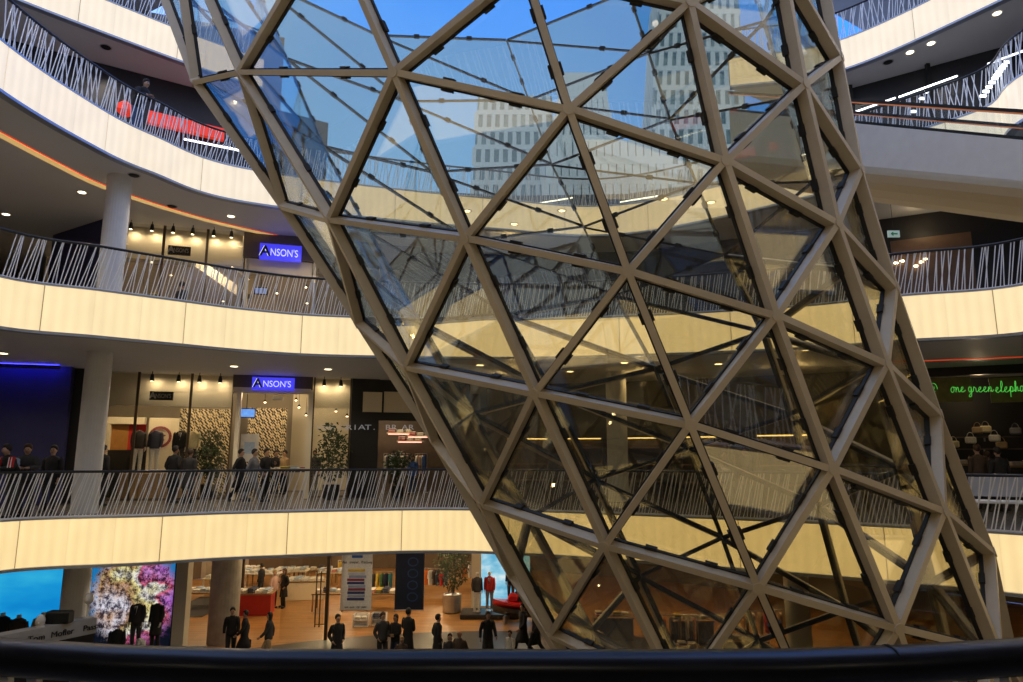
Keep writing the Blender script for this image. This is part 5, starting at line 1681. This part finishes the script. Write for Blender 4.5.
for px, lb, cols in ((390, 'left rack in the dark shop', ['white', 'grey', 'black', 'white', 'lightblue']), (404, 'middle rack in the dark shop', ['grey', 'pink', 'white', 'black', 'pink']), (421, 'right rack in the dark shop', ['white', 'pink', 'tan', 'white', 'blue'])):
    q = SF(px, 455, 2.4); rack(V((q.x, q.y, ZA)), .5, lb, cols, 'the ' + lb, SFA, 1.6)
for k, (px, py) in enumerate(((400, 433), (410, 441), (420, 436))):
    q = SF(px, py, 3.6)
    t = thing('wall_shelf', '%s glowing shelf on the back wall of the dark shop' % ('left', 'middle', 'right')[k], 'shelf', q)
    mb = MB(); mb.box(q, (1.1, .3, .04), SFA); part('board', mb, M_cream, t)
    mb = MB(); mb.box(q + V((0, 0, -.05)), (1.0, .04, .04), SFA); part('lamp_strip', mb, mat('red_shelf_lamp', (1, .4, .3), .4, emit=(1, .42, .3), es=2.5), t)
    for j in range(3):
        o = bpy.data.objects.new('folded_clothes', STK[(3, 4, 1)[j]]); COL.objects.link(o); o.location = q + SFU * (-.35 + .35 * j) + V((0, 0, .02)); o.rotation_euler = (0, 0, SFA)
        setp(o, 'folded clothes on the %s glowing shelf, %s stack' % (('left', 'middle', 'right')[k], ('left', 'middle', 'right')[j]), 'clothes', 'folded clothes on glowing shelves')

# plants
def foliage(c, rx, rz, n, seed, leaf=.16):
    rnd = random.Random(seed); mb = MB(); c = V(c)
    for _ in range(n):
        while True:
            q = V((rnd.uniform(-1, 1), rnd.uniform(-1, 1), rnd.uniform(-1, 1)))
            if q.length < 1: break
        p = c + V((q.x * rx, q.y * rx, q.z * rz))
        d = V((rnd.gauss(0, 1), rnd.gauss(0, 1), rnd.gauss(0, .7))).normalized(); s = d.orthogonal().normalized()
        l, w = leaf * rnd.uniform(.7, 1.4), leaf * .22
        mb.add([p, p + d * l * .5 + s * w, p + d * l + V((0, 0, -.04)), p + d * l * .5 - s * w, p + d * l * .5 + d.cross(s) * .012], [(0, 1, 4), (1, 2, 4), (2, 3, 4), (3, 0, 4)])
    return mb
def plant(c, h, r, label, seed, pot_r=.24, pot_h=.5, n=420, potm=M_steel, leaf=.18):
    t = thing('potted_tree', label, 'plant', c)
    mb = MB(); mb.lathe([(pot_r * .85, 0), (pot_r, .04), (pot_r * 1.05, pot_h), (pot_r * .95, pot_h), (pot_r * .9, pot_h - .05)], (0, 0, 0), 20); part('pot', mb, potm, t, world=False)
    mb = MB(); rnd = random.Random(seed)
    for k in range(4):
        mb.tube((rnd.uniform(-.05, .05), rnd.uniform(-.05, .05), pot_h - .08), (rnd.uniform(-.5, .5) * r, rnd.uniform(-.5, .5) * r, h * .85), .022, 6, .01)
    part('stem', mb, M_soil, t, world=False)
    part('foliage', foliage((0, 0, pot_h + (h - pot_h) * .55), r, (h - pot_h) * .5, n, seed, leaf), M_leaf, t, world=False)
    return t
c = gz(452, 612); plant(c, 3.4, .8, 'tall potted tree in a steel pot on the ground floor', 5, .42, .8, 800)
q = SF(210, 465, .8); plant(V((q.x, q.y, ZA)), 2.35, .45, 'bushy plant in the lower shop window right of the cream sweater', 6, .25, .5, 420, M_black)
q = SF(332, 465, -.7); plant(V((q.x, q.y, ZA)), 2.6, .6, 'bushy potted palm right of the lower doorway', 7, .28, .5, 520, M_black)
q = SF(398, 465, -.2); plant(V((q.x, q.y, ZA)), 1.7, .5, 'small dark potted bush before the dark shop', 8, .22, .4, 300, M_black)

# TV + poster stand in the doorway
q = SF(246.5, 413, .6)
t = thing('hanging_screen', 'small blue screen hanging in the lower doorway', 'screen', q)
mb = MB(); mb.box(q, (.62, .06, .34), SFA); part('case', mb, M_black, t)
mb = MB(); mb.box(q - SFN * .035, (.56, .012, .28), SFA); part('screen', mb, mat('screen_blue', (.1, .3, .8), .3, vary=.7, scale=5, emit=(.16, .38, 1), es=.8), t)
mb = MB(); mb.tube(q + V((0, 0, .17)), V((q.x, q.y, ZCA)), .015, 6); part('pole', mb, M_black, t)
q = SF(249, 455, .9)
t = thing('poster_stand', 'white poster stand in the lower doorway', 'poster stand', V((q.x, q.y, 0)))
zt = SF(249, 434, .9).z
mb = MB(); mb.box((q.x, q.y, zt - .5), (.62, .04, 1.0), SFA); part('poster', mb, mat('poster_white', (.62, .6, .57), .5), t)
mb = MB(); mb.bbox(V((q.x, q.y, zt - .5)) - SFN * .025, (.36, .012, .42), .004, SFA); part('print', mb, CL['lightblue'], t)
mb = MB(); mb.tube((q.x, q.y, 0), (q.x, q.y, zt - 1), .02, 8); mb.lathe([(.22, 0), (.22, .02), (.03, .04)], (q.x, q.y, 0), 14); part('stand', mb, M_steel, t)
# emergency lamp above doorway
q = SF(278, 398, .6); mb = MB(); mb.bbox(q, (.36, .1, .16), .02, SFA); solo('sign_box', mb, M_white, 'small pale box lamp hanging in the lower doorway', 'lamp', q)
# cash tables with goods inside doorway
q = SF(285, 470, 2.0); c = V((q.x, q.y, ZA)); table(c, 2.2, .8, .95, 'dark table just inside the lower doorway', M_brown, None, SFA); stacks(c, 1.8, .5, .95, 5, 1, 'the dark table inside the doorway', (2, 1, 5, 0, 3))
# upper shop interior
for k, (px, lb) in enumerate(((140, 'table in the upper shop left of the walking person'), (215, 'table in the upper shop beside the staircase'), (285, 'table inside the upper doorway'))):
    q = SF(px, 300, 2.2); c = V((q.x, q.y, ZB)); table(c, 1.8, .8, 1.9 if k == 0 else 1.5, 'tall oak display ' + lb, M_table, None, SFA, True, M_brown); stacks(c, 1.5, .5, 1.9 if k == 0 else 1.5, 4, 1, ('the upper left shop display', 'the upper staircase display', 'the upper doorway display')[k], (2, 4, 0, 5))
q = SF(261, 291, 1.5)
t = thing('hanging_screen', 'small screen showing blue figures in the upper doorway', 'screen', q)
mb = MB(); mb.box(q, (.5, .06, .3), SFA); part('case', mb, M_black, t)
mb = MB()
for k in range(3): mb.box(q - SFN * .035 + SFU * (-.15 + .15 * k), (.12, .012, .22), SFA)
part('screen', mb, mat('screen_pale', (.3, .4, .7), .3, emit=(.3, .42, .8), es=.6), t)
mb = MB(); mb.tube(q + V((0, 0, .15)), V((q.x, q.y, ZCB)), .015, 6); part('pole', mb, M_black, t)
k = 0
dl_ = None
for (px, py, off, lv) in ((132, 255, 2, 'u'), (152, 262, 2, 'u'), (171, 275, 2, 'u'), (205, 277, 2, 'u'), (248, 279, 2, 'u'), (277, 293, 2, 'u'), (306, 287, 1.5, 'u'), (307, 303, 2, 'u'), (223, 301, 2, 'u'),
                          (109, 391, 2, 'l'), (126, 398, 2, 'l'), (197, 399, 2, 'l'), (219, 396, 2, 'l'), (265, 402, 2, 'l'), (296, 400, 2, 'l'), (299, 407, 2, 'l'), (328, 403, 2, 'l'), (336, 411, 2, 'l'), (347, 416, 2, 'l'), (306, 415, 3, 'l')):
    q = SF(px, py, off); k += 1
    if dl_ is None:
        dl_ = thing('pendant_spot', 'small bright shop lamp hanging inside the lit shops, topmost left', 'lamp', q, 0, 'small shop lamps behind the windows')
        mb = MB(); mb.lathe([(.02, .1), (.05, .05), (.06, 0)], (0, 0, 0), 10); part('shade', mb, M_black, dl_, world=False)
        mb = MB(); mb.sphere((0, 0, .0), .045, 8, 6); part('bulb', mb, M_lamp, dl_, world=False)
        mb = MB(); mb.tube((0, 0, .1), (0, 0, .7), .006, 5); part('cable', mb, M_black, dl_, world=False)
    else:
        dup(dl_, q, None, '%s small bright lamp %s, counted from the left' % ((names_sp + ['seventh', 'eighth', 'ninth', 'tenth', 'eleventh', 'twelfth'])[(k - 1) if lv == 'u' else (k - 10)], 'in the upper shop' if lv == 'u' else 'in the lower shop'))

# right hand mannequins, platform, red boat
c = gz(483, 618); 
mb = MB(); mb.bbox((c.x + .3, c.y + .4, ZG + .1), (2.6, 1.4, .2), .02); solo('display_platform', mb, M_dark, 'low dark platform under the red jacket mannequin', 'platform', V((c.x + .3, c.y + .4, ZG)))
mannequin(V((PY(477, 600, c.y + .3).x, c.y + .3, ZG + .2)), R(20), 'mannequin in dark top and long white skirt left of the red jacket', 'charcoal', 'white', headless=False)
mannequin(V((PY(489.5, 600, c.y + .5).x, c.y + .5, ZG + .2)), R(-5), 'mannequin in a red jacket and grey trousers before the blue picture', 'red', 'grey', headless=False, shirt=True)
mannequin(V((PY(511, 600, c.y + .8).x, c.y + .8, ZG + .5)), R(-20), 'mannequin in a navy jacket behind the red boat', 'navy', 'brown')
def boat():
    c = gz(522, 623)
    t = thing('jet_boat', 'red and black small boat on the ground floor below the blue picture', 'boat', c, R(-14))
    n = 12; L = 2.6
    def hull(z0, z1, k, mbb):
        pts = []
        for i in range(n + 1):
            f = i / n; x = -L / 2 + L * f
            w = .48 * (1 - max(0, (.45 - f) / .45) ** 2) * k
            pts.append((x, max(.03, w)))
        rows_ = []
        for z, kk in ((z0, .55), ((z0 + z1) / 2, .95), (z1, 1.0)):
            ring = [V((x, -w * kk, z + (.22 * max(0, .4 - (x + L / 2) / L)))) for x, w in pts] + [V((x, w * kk, z + (.22 * max(0, .4 - (x + L / 2) / L)))) for x, w in reversed(pts)]
            rows_.append(ring)
        m_ = len(rows_[0]); vs = sum(rows_, []); fs = []
        for r_ in range(2):
            for i in range(m_):
                j = (i + 1) % m_; fs.append((r_ * m_ + i, r_ * m_ + j, (r_ + 1) * m_ + j, (r_ + 1) * m_ + i))
        fs += [tuple(range(m_ - 1, -1, -1)), tuple(range(2 * m_, 3 * m_))]
        mbb.add(vs, fs); return mbb
    part('hull', hull(.3, .62, 1.0, MB()), mat('boat_black', (.02, .02, .022), .25), t, world=False)
    part('deck', hull(.62, .85, .9, MB()), mat('boat_red', (.55, .015, .02), .2), t, world=False)
    mb = MB(); mb.bbox((.35, 0, 1.0), (1.2, .4, .3), .09); part('seat', mb, M_black, t, world=False)
    mb = MB(); mb.bbox((-.35, 0, 1.03), (.5, .5, .36), .1); part('cowl', mb, MATS['boat_red'], t, world=False)
    mb = MB(); mb.tube((-.2, -.4, 1.32), (-.2, .4, 1.32), .025, 8); mb.tube((-.3, 0, 1.15), (-.2, 0, 1.32), .03, 8); part('handlebar', mb, M_black, t, world=False)
    for x in (-.7, .7):
        mb = MB(); mb.box((x, 0, .15), (.1, .8, .3)); part('cradle', mb, M_steel, t, world=False)
boat()
mb = MB(); c = gz(501, 611); mb.bbox((c.x, c.y + 1, ZG + .55), (.7, .3, .75), .03); mb.box((c.x, c.y + 1, ZG + .1), (.5, .25, .2)); solo('display_box', mb, M_black, 'black upright box beside the red jacket mannequin', 'box', V((c.x, c.y + 1, ZG)))

# glass doors of the ground shop
for px, y0, lb in ((325.5, 640, 'tall bronze door post in the shop glass left of the white banner'), (241, 606, 'bronze door post right of the concrete pillar')):
    c = gz(px, y0)
    t = thing('door_post', lb, 'door post', c)
    mb = MB(); mb.box((0, 0, 2.2), (.12, .12, 4.4)); part('post', mb, M_bronze, t, world=False)
    mb = MB(); mb.tube((-.25, -.1, .5), (-.25, -.1, 2.6), .025, 8); mb.tube((-.42, -.1, .5), (-.42, -.1, 2.6), .025, 8)
    for z in (.6, 2.5): mb.tube((-.42, -.1, z), (-.05, -.05, z), .018, 6)
    part('pull_handle', mb, M_bronze, t, world=False)
    wn[0] += 1
    mb = MB(); mb.box((c.x - 1.0, c.y + .1, ZG + 2.2), (1.7, .02, 4.4)); struct('window_%d' % wn[0], mb, M_shopglass)

# right bag shop goods
for k, (px, py, lb, m) in enumerate(((947, 443, 'white', 'white'), (954, 447, 'cream', 'cream'), (971, 443, 'white', 'white'), (978, 433, 'pale', 'tan'), (986, 432, 'cream', 'cream'), (995, 441, 'white', 'white'), (1002, 448, 'tan', 'tan'), (1016, 434, 'grey', 'grey'))):
    q = RP(px, py, 2.6)
    t = thing('handbag', '%s handbag on the dark shelves at right, %s from the left' % (lb, (names_sp + ['seventh', 'eighth'])[k]), 'handbag', q, DA, 'handbags on the dark shelves')
    mb = MB(); mb.bbox((0, 0, .1), (.34, .12, .24), .04); part('body', mb, CL[m], t, world=False)
    mb = MB()
    for j in range(8):
        a_, b_ = math.pi * j / 8, math.pi * (j + 1) / 8
        mb.tube((.1 * math.cos(a_), 0, .21 + .16 * math.sin(a_)), (.1 * math.cos(b_), 0, .21 + .16 * math.sin(b_)), .01, 5)
    part('handle', mb, CL[m], t, world=False)
for k, (py, lb) in enumerate(((449, 'lower'), (437, 'upper'))):
    q = RP(985, py, 2.9); t = thing('wall_shelf', '%s long dark shelf carrying handbags at right' % lb, 'shelf', q, DA)
    mb = MB(); mb.box((0, 0, 0), (4.6, .4, .04)); part('board', mb, M_brown, t, world=False)
    mb = MB()
    for s in (-1.8, 0, 1.8): mb.box((s, .15, -.08), (.04, .1, .14))
    part('bracket', mb, M_steel, t, world=False)
c = RP(953, 470, 1.0); c.z = 0; table(c, 1.0, .8, 1.25, 'dark table with pale goods at the right of the funnel', M_table, None, DA, True, M_dark); stacks(c, .9, .6, 1.25, 3, 1, 'the dark table at right', (1, 4, 1))
c = RP(1022, 470, 1.0); c.z = 0; table(c, 1.0, .8, 1.2, 'dark table with pale goods at the right edge', M_table, None, DA, True, M_dark); stacks(c, .9, .6, 1.2, 3, 1, 'the table at the right edge', (4, 1, 3))
# white bench behind the right railing
q = PY(1003, 505, 16.2); c = V((q.x, q.y, 0)); t = thing('bench', 'pale bench with backrest behind the railing at right', 'bench', c, DA)
mb = MB(); mb.bbox((0, 0, .45), (1.2, .5, .07), .02); part('seat', mb, M_white, t, world=False)
mb = MB(); mb.bbox((0, .22, .78), (1.2, .05, .45), .015); part('backrest', mb, mat('bench_grey', (.45, .46, .5), .5), t, world=False)
for sx in (-1, 1):
    for sy in (-1, 1): mb = MB(); mb.box((sx * .55, sy * .2, .21), (.05, .05, .42)); part('leg', mb, M_steel, t, world=False)

# behind the funnel: shop fronts with counters and lamps on levels A, B and ground
def back_wall(z0, z1, pts, m):
    mb = MB(); path = []
    for i, (x, y) in enumerate(pts): path.append((V((x, y, 0)), V((0, 1, 0))))
    mb.sweep(path, [(0, z0), (.3, z0), (.3, z1), (0, z1)]); struct('wall_back', mb, m)
back_wall(ZA, ZCA, [(-1.0, 27.5), (3, 27), (8, 25), (13, 22.5)], mat('wall_olive', (.09, .075, .045), .6, 0, .1, .6))
back_wall(ZB, ZCB, [(-4.5, 26.5), (0, 27), (5, 26.5), (13, 22.8)], M_dark)
rnd = random.Random(11)
shn = ['first', 'second', 'third', 'fourth', 'fifth', 'sixth', 'seventh', 'eighth', 'ninth', 'tenth']
for k in range(5):
    x = 0.6 + k * 2.0; y = 26.0 - .06 * x * x + .2
    t = thing('shop_cabinet', '%s lit shop cabinet from the left behind the funnel at eye level' % shn[k], 'cabinet', V((x, y, ZA)), R(-8 * k), 'lit cabinets behind the funnel')
    mb = MB(); mb.box((0, .2, 1.1), (1.6, .05, 2.2)); mb.box((-.78, 0, 1.1), (.05, .4, 2.2)); mb.box((.78, 0, 1.1), (.05, .4, 2.2)); part('case', mb, M_brown, t, world=False)
    for j in range(3): mb = MB(); mb.box((0, 0, .6 + j * .6), (1.5, .38, .04)); part('shelf', mb, M_table, t, world=False)
    mb = MB(); mb.box((0, -.12, 2.14), (1.5, .06, .04)); part('lamp_strip', mb, mat('shelf_lamp', (1, .8, .4), .4, emit=(1, .72, .28), es=2.2), t, world=False)
for k in range(8):
    x = -1.0 + k * 1.5; q = V((x, 21.5 + (k % 3) * .9 - .05 * x * x, ZCA - .0))
    dup(d0, q, None, '%s recessed ceiling light from the left behind the funnel at eye level' % shn[k])
for k in range(7):
    x = -1.5 + k * 1.6; q = V((x, 22.0 + (k % 2) * 1.2 - .05 * x * x, ZCB))
    dup(d0, q, None, '%s recessed ceiling light from the left behind the funnel one storey up' % shn[k])
for k, (x, y) in enumerate(((2.5, 25.5), (5.5, 24.0), (8.0, 25.0), (4.0, 28.5), (10.0, 22.5), (7.0, 28.0))):
    c = V((x, y, ZG)); lb = '%s display table from the left behind the foot of the funnel' % ('first', 'third', 'fifth', 'second', 'sixth', 'fourth')[k]
    table(c, 1.6, .9, .85, lb, M_table, None, 0, True, M_brown); stacks(c, 1.4, .7, .85, 4, 1, 'the %s table behind the funnel' % ('first', 'third', 'fifth', 'second', 'sixth', 'fourth')[k], (k % 6, 4, (k + 2) % 6, 1))
rack(V((6.0, 26.2, ZG)), 1.6, 'clothes rack behind the foot of the funnel', ['tan', 'orange', 'brown', 'tan', 'white', 'orange'], 'the rack behind the funnel', 0)
rack(V((9.5, 27.0, ZG)), 1.6, 'far clothes rack behind the foot of the funnel', ['brown', 'white', 'tan', 'red', 'orange', 'tan'], 'the far rack behind the funnel', .2)
back_wall(ZG, ZA - FH, [(-24, 36), (-17, 43), (-8, 45.5), (2, 44.5), (10, 40), (18, 33)], mat('wall_shop_brown', (.10, .065, .035), .6, 0, .1, .6))

# ----------------------------------------------------- outside: office towers
def facade_glass():
    m, nt, out = nodes_of('tower_glass')
    tc = nt.nodes.new('ShaderNodeTexCoord'); n = nt.nodes.new('ShaderNodeTexVoronoi'); n.inputs['Scale'].default_value = .35
    nt.links.new(tc.outputs['Object'], n.inputs['Vector'])
    r = nt.nodes.new('ShaderNodeValToRGB'); r.color_ramp.elements[0].color = (.10, .22, .30, 1); r.color_ramp.elements[1].color = (.25, .42, .5, 1)
    nt.links.new(n.outputs['Color'], r.inputs[0])
    b = nt.nodes.new('ShaderNodeBsdfPrincipled'); b.inputs['Roughness'].default_value = .15
    nt.links.new(r.outputs[0], b.inputs['Base Color']); nt.links.new(b.outputs[0], out.inputs[0]); return m
M_tg = facade_glass(); M_tw = mat('tower_white', (.66, .80, .92), .6, 0, .03)
def tower(px0, px1, ytop, Y, label, bulge, lean, fl=3.4, nb=14, depth=22, lean_r=0):
    p0, p1 = PY(px0, ytop, Y), PY(px1, ytop, Y)
    w = p1.x - p0.x; ztop = p0.z; zb = -8.0; n = max(4, int((ztop - zb) / fl))
    t = thing('office_tower', label, 'building', V(((p0.x + p1.x) / 2, Y, zb)))
    def edge(f):    # f: 0 bottom..1 top -> left,right
        l = p0.x + lean * (1 - f) - bulge * math.sin(math.pi * f) * .3
        r_ = p1.x + lean_r * (1 - f) + bulge * math.sin(math.pi * min(1, f * 1.05))
        return l, r_
    body = MB(); vs = []; fs = []
    for i in range(n + 1):
        f = i / n; l, r_ = edge(f); z = zb + (ztop - zb) * f
        vs += [(l, Y, z), (r_, Y, z), (r_ - 2, Y + depth, z), (l + 2, Y + depth, z)]
    for i in range(n):
        for j in range(4):
            k = (j + 1) % 4; fs.append((i * 4 + j, i * 4 + k, i * 4 + 4 + k, i * 4 + 4 + j))
    fs += [(3, 2, 1, 0), (n * 4, n * 4 + 1, n * 4 + 2, n * 4 + 3)]
    body.add(vs, fs); part('body', body, M_tg, t)
    fins = MB(); bands = MB()
    for i in range(n):
        f0, f1 = i / n, (i + 1) / n
        (l0, r0), (l1, r1) = edge(f0), edge(f1); z0, z1 = zb + (ztop - zb) * f0, zb + (ztop - zb) * f1
        bands.bar((l0, Y - .2, z0), (r0, Y - .2, z0), .9, .5, (0, 1, 0))
        off = .5 * (i % 2)
        for k in range(nb):
            g = (k + off) / nb
            a_, b_ = V((l0 + (r0 - l0) * g, Y - .15, z0)), V((l1 + (r1 - l1) * g, Y - .15, z1)); fins.bar(a_, b_, .75, .5, (0, 1, 0))
        for k in range(6):
            g = (k + .5) / 6
            fins.bar((r0 - 2 * g, Y + depth * g, z0), (r1 - 2 * g, Y + depth * g, z1), .8, .5, (1, 0, 0)); fins.bar((l0 + 2 * g, Y + depth * g, z0), (l1 + 2 * g, Y + depth * g, z1), .8, .5, (1, 0, 0))
    part('floor_band', bands, M_tw, t, kind='stuff'); part('facade_fin', fins, M_tw, t, kind='stuff')
    return t
tower(562, 606, 74, 95, 'white latticed office tower with a curved side seen through the funnel', 3.0, -7, nb=9)
tower(664, 735, -60, 105, 'tall white latticed office tower seen through the funnel, right of the curved one', 0, -9, nb=10)
tower(478, 552, 96, 120, 'lower pale gridded office block left of the curved tower', 1.0, -3, nb=9)
tower(545, 670, 142, 70, 'broad low white gridded block between the towers', 0, 0, nb=16, fl=2.2, depth=14)

# --------------------------------------------------------------------- light
w = bpy.data.worlds.new('sky'); sc.world = w; w.use_nodes = True
nt = w.node_tree; nt.nodes.clear()
out = nt.nodes.new('ShaderNodeOutputWorld'); bg = nt.nodes.new('ShaderNodeBackground')
tc = nt.nodes.new('ShaderNodeTexCoord'); nz = nt.nodes.new('ShaderNodeTexNoise'); nz.inputs['Scale'].default_value = 2.2; nz.inputs['Detail'].default_value = 5
sep = nt.nodes.new('ShaderNodeSeparateXYZ')
nt.links.new(tc.outputs['Generated'], sep.inputs[0]); nt.links.new(tc.outputs['Generated'], nz.inputs['Vector'])
def wm(op, a, b):
    n = nt.nodes.new('ShaderNodeMath'); n.operation = op
    for i, v in enumerate((a, b)):
        if isinstance(v, (int, float)): n.inputs[i].default_value = v
        else: nt.links.new(v, n.inputs[i])
    return n.outputs[0]
fac = wm('ADD', wm('ADD', wm('MULTIPLY', sep.outputs[2], .75), wm('MULTIPLY', sep.outputs[0], .55)), wm('MULTIPLY', wm('SUBTRACT', nz.outputs['Fac'], .5), .55))
rp = nt.nodes.new('ShaderNodeValToRGB')
e = rp.color_ramp.elements
e[0].position = 0.0; e[0].color = (.44, .60, 1.15, 1); e[1].position = .56; e[1].color = (.05, .26, 1.1, 1)
k_ = e.new(.26); k_.color = (.15, .41, 1.12, 1)
nt.links.new(fac, rp.inputs[0])
cl = nt.nodes.new('ShaderNodeMapRange'); cl.interpolation_type = 'SMOOTHSTEP'
cl.inputs['From Min'].default_value = .62; cl.inputs['From Max'].default_value = .15
nt.links.new(sep.outputs[1], cl.inputs['Value'])
mxw = nt.nodes.new('ShaderNodeMixRGB'); mxw.inputs[2].default_value = (.38, .47, .74, 1)
nt.links.new(cl.outputs[0], mxw.inputs[0]); nt.links.new(rp.outputs[0], mxw.inputs[1])
nt.links.new(mxw.outputs[0], bg.inputs[0]); bg.inputs[1].default_value = 1.65
nt.links.new(bg.outputs[0], out.inputs[0])

WARM = (1, .74, .42)
def corridor_fill(ring, zc, x0, x1, offs, step, power, col=(1, .84, .64), ymin=8):  # rows of unseen spots added under the ceilings as fill light
    d = 0
    while d < ring.len:
        p, o = ring.at(d)
        if x0 < p.x < x1 and p.y > ymin:
            for f in offs:
                q = p + o * f; spot((q.x, q.y, zc - .06), power, col)
        d += step
corridor_fill(RA, ZCA, -20, -3.5, (3.4,), 2.4, 120); corridor_fill(RA, ZCA, 7, 20, (3.4,), 2.4, 40); corridor_fill(RA, ZCA, -3.5, 7, (3.0,), 3, 5)
corridor_fill(RA, ZA - FH, -20, -2, (2.6,), 3, 85)  # ground walkway fill added to light pillar, pictures and figures from the front
corridor_fill(RB, ZCB, -20, -3.5, (3.6,), 2.4, 160); corridor_fill(RB, ZCB, 8, 20, (2.6,), 2.6, 18); corridor_fill(RB, ZCB, -3.5, 8, (3.0,), 3, 18)
corridor_fill(RC, ZD - FH, -20, -7, (3.2,), 2.6, 110, (1, .86, .7)); corridor_fill(RC, ZD - FH, 8, 20, (2.6,), 2.6, 60, (1, .86, .7))
for x in (-8, -5.5, -3, 0): spot((x, 26.6, ZA - FH - .1), 60)  # added spots that brighten the hanging banners from the front
for (x, y, off, z, pw) in ((130, 440, 2.0, ZCA - .5, 60), (190, 440, 2.0, ZCA - .5, 60), (262, 440, 2.5, ZCA - .5, 60), (325, 440, 3.0, ZCA - .5, 45), (405, 440, 2.2, ZCA - .8, 45),
                           (145, 270, 2.0, ZCB - .5, 60), (215, 270, 2.0, ZCB - .5, 60), (290, 270, 2.0, ZCB - .5, 70)):
    q = SF(x, y, off); lamp((q.x, q.y, z), pw, WARM)
for (x, y, pw) in ((-16, 40, 150), (-10, 41, 150), (-4, 41, 150), (-15, 33, 120), (-9, 34, 170), (-4, 33, 150), (1, 33, 120), (6, 30, 120), (11, 28, 120), (-9.5, 29, 60), (-4, 29, 60)):
    lamp((x, y, ZA - FH - .5), pw, WARM)
for (x, y, pw) in ((0, 23.5, 16), (4.5, 23.2, 16), (9, 21.5, 16)):
    lamp((x, y, ZCA - .4), pw, WARM)
for (x, y, pw) in ((0, 24, 12), (5, 23, 12)):
    lamp((x, y, ZCB - .4), pw, WARM)
q = RP(985, 430, 1.5); lamp((q.x, q.y, ZCA - .6), 14, WARM)
q = RP(930, 250, -1.0); lamp((q.x, q.y, ZCB - .6), 8, WARM)
for x in (-4, 0, 4): spot((x, -3, ZCA - .1), 35)  # both rows: unseen spots added on the viewer's side to light the funnel beams
for x in (-5, 5): spot((x, -3, ZCB - .1), 35)

sc.view_settings.view_transform = 'Standard'
sc.view_settings.look = 'None'
sc.view_settings.exposure = 0.0
sc.view_settings.gamma = 1.0
sc.view_settings.use_curve_mapping = False
sc.cycles.max_bounces = 10
sc.cycles.diffuse_bounces = 4
sc.cycles.glossy_bounces = 5
sc.cycles.transparent_max_bounces = 40
sc.cycles.sample_clamp_indirect = 4.0
sc.cycles.use_denoising = True
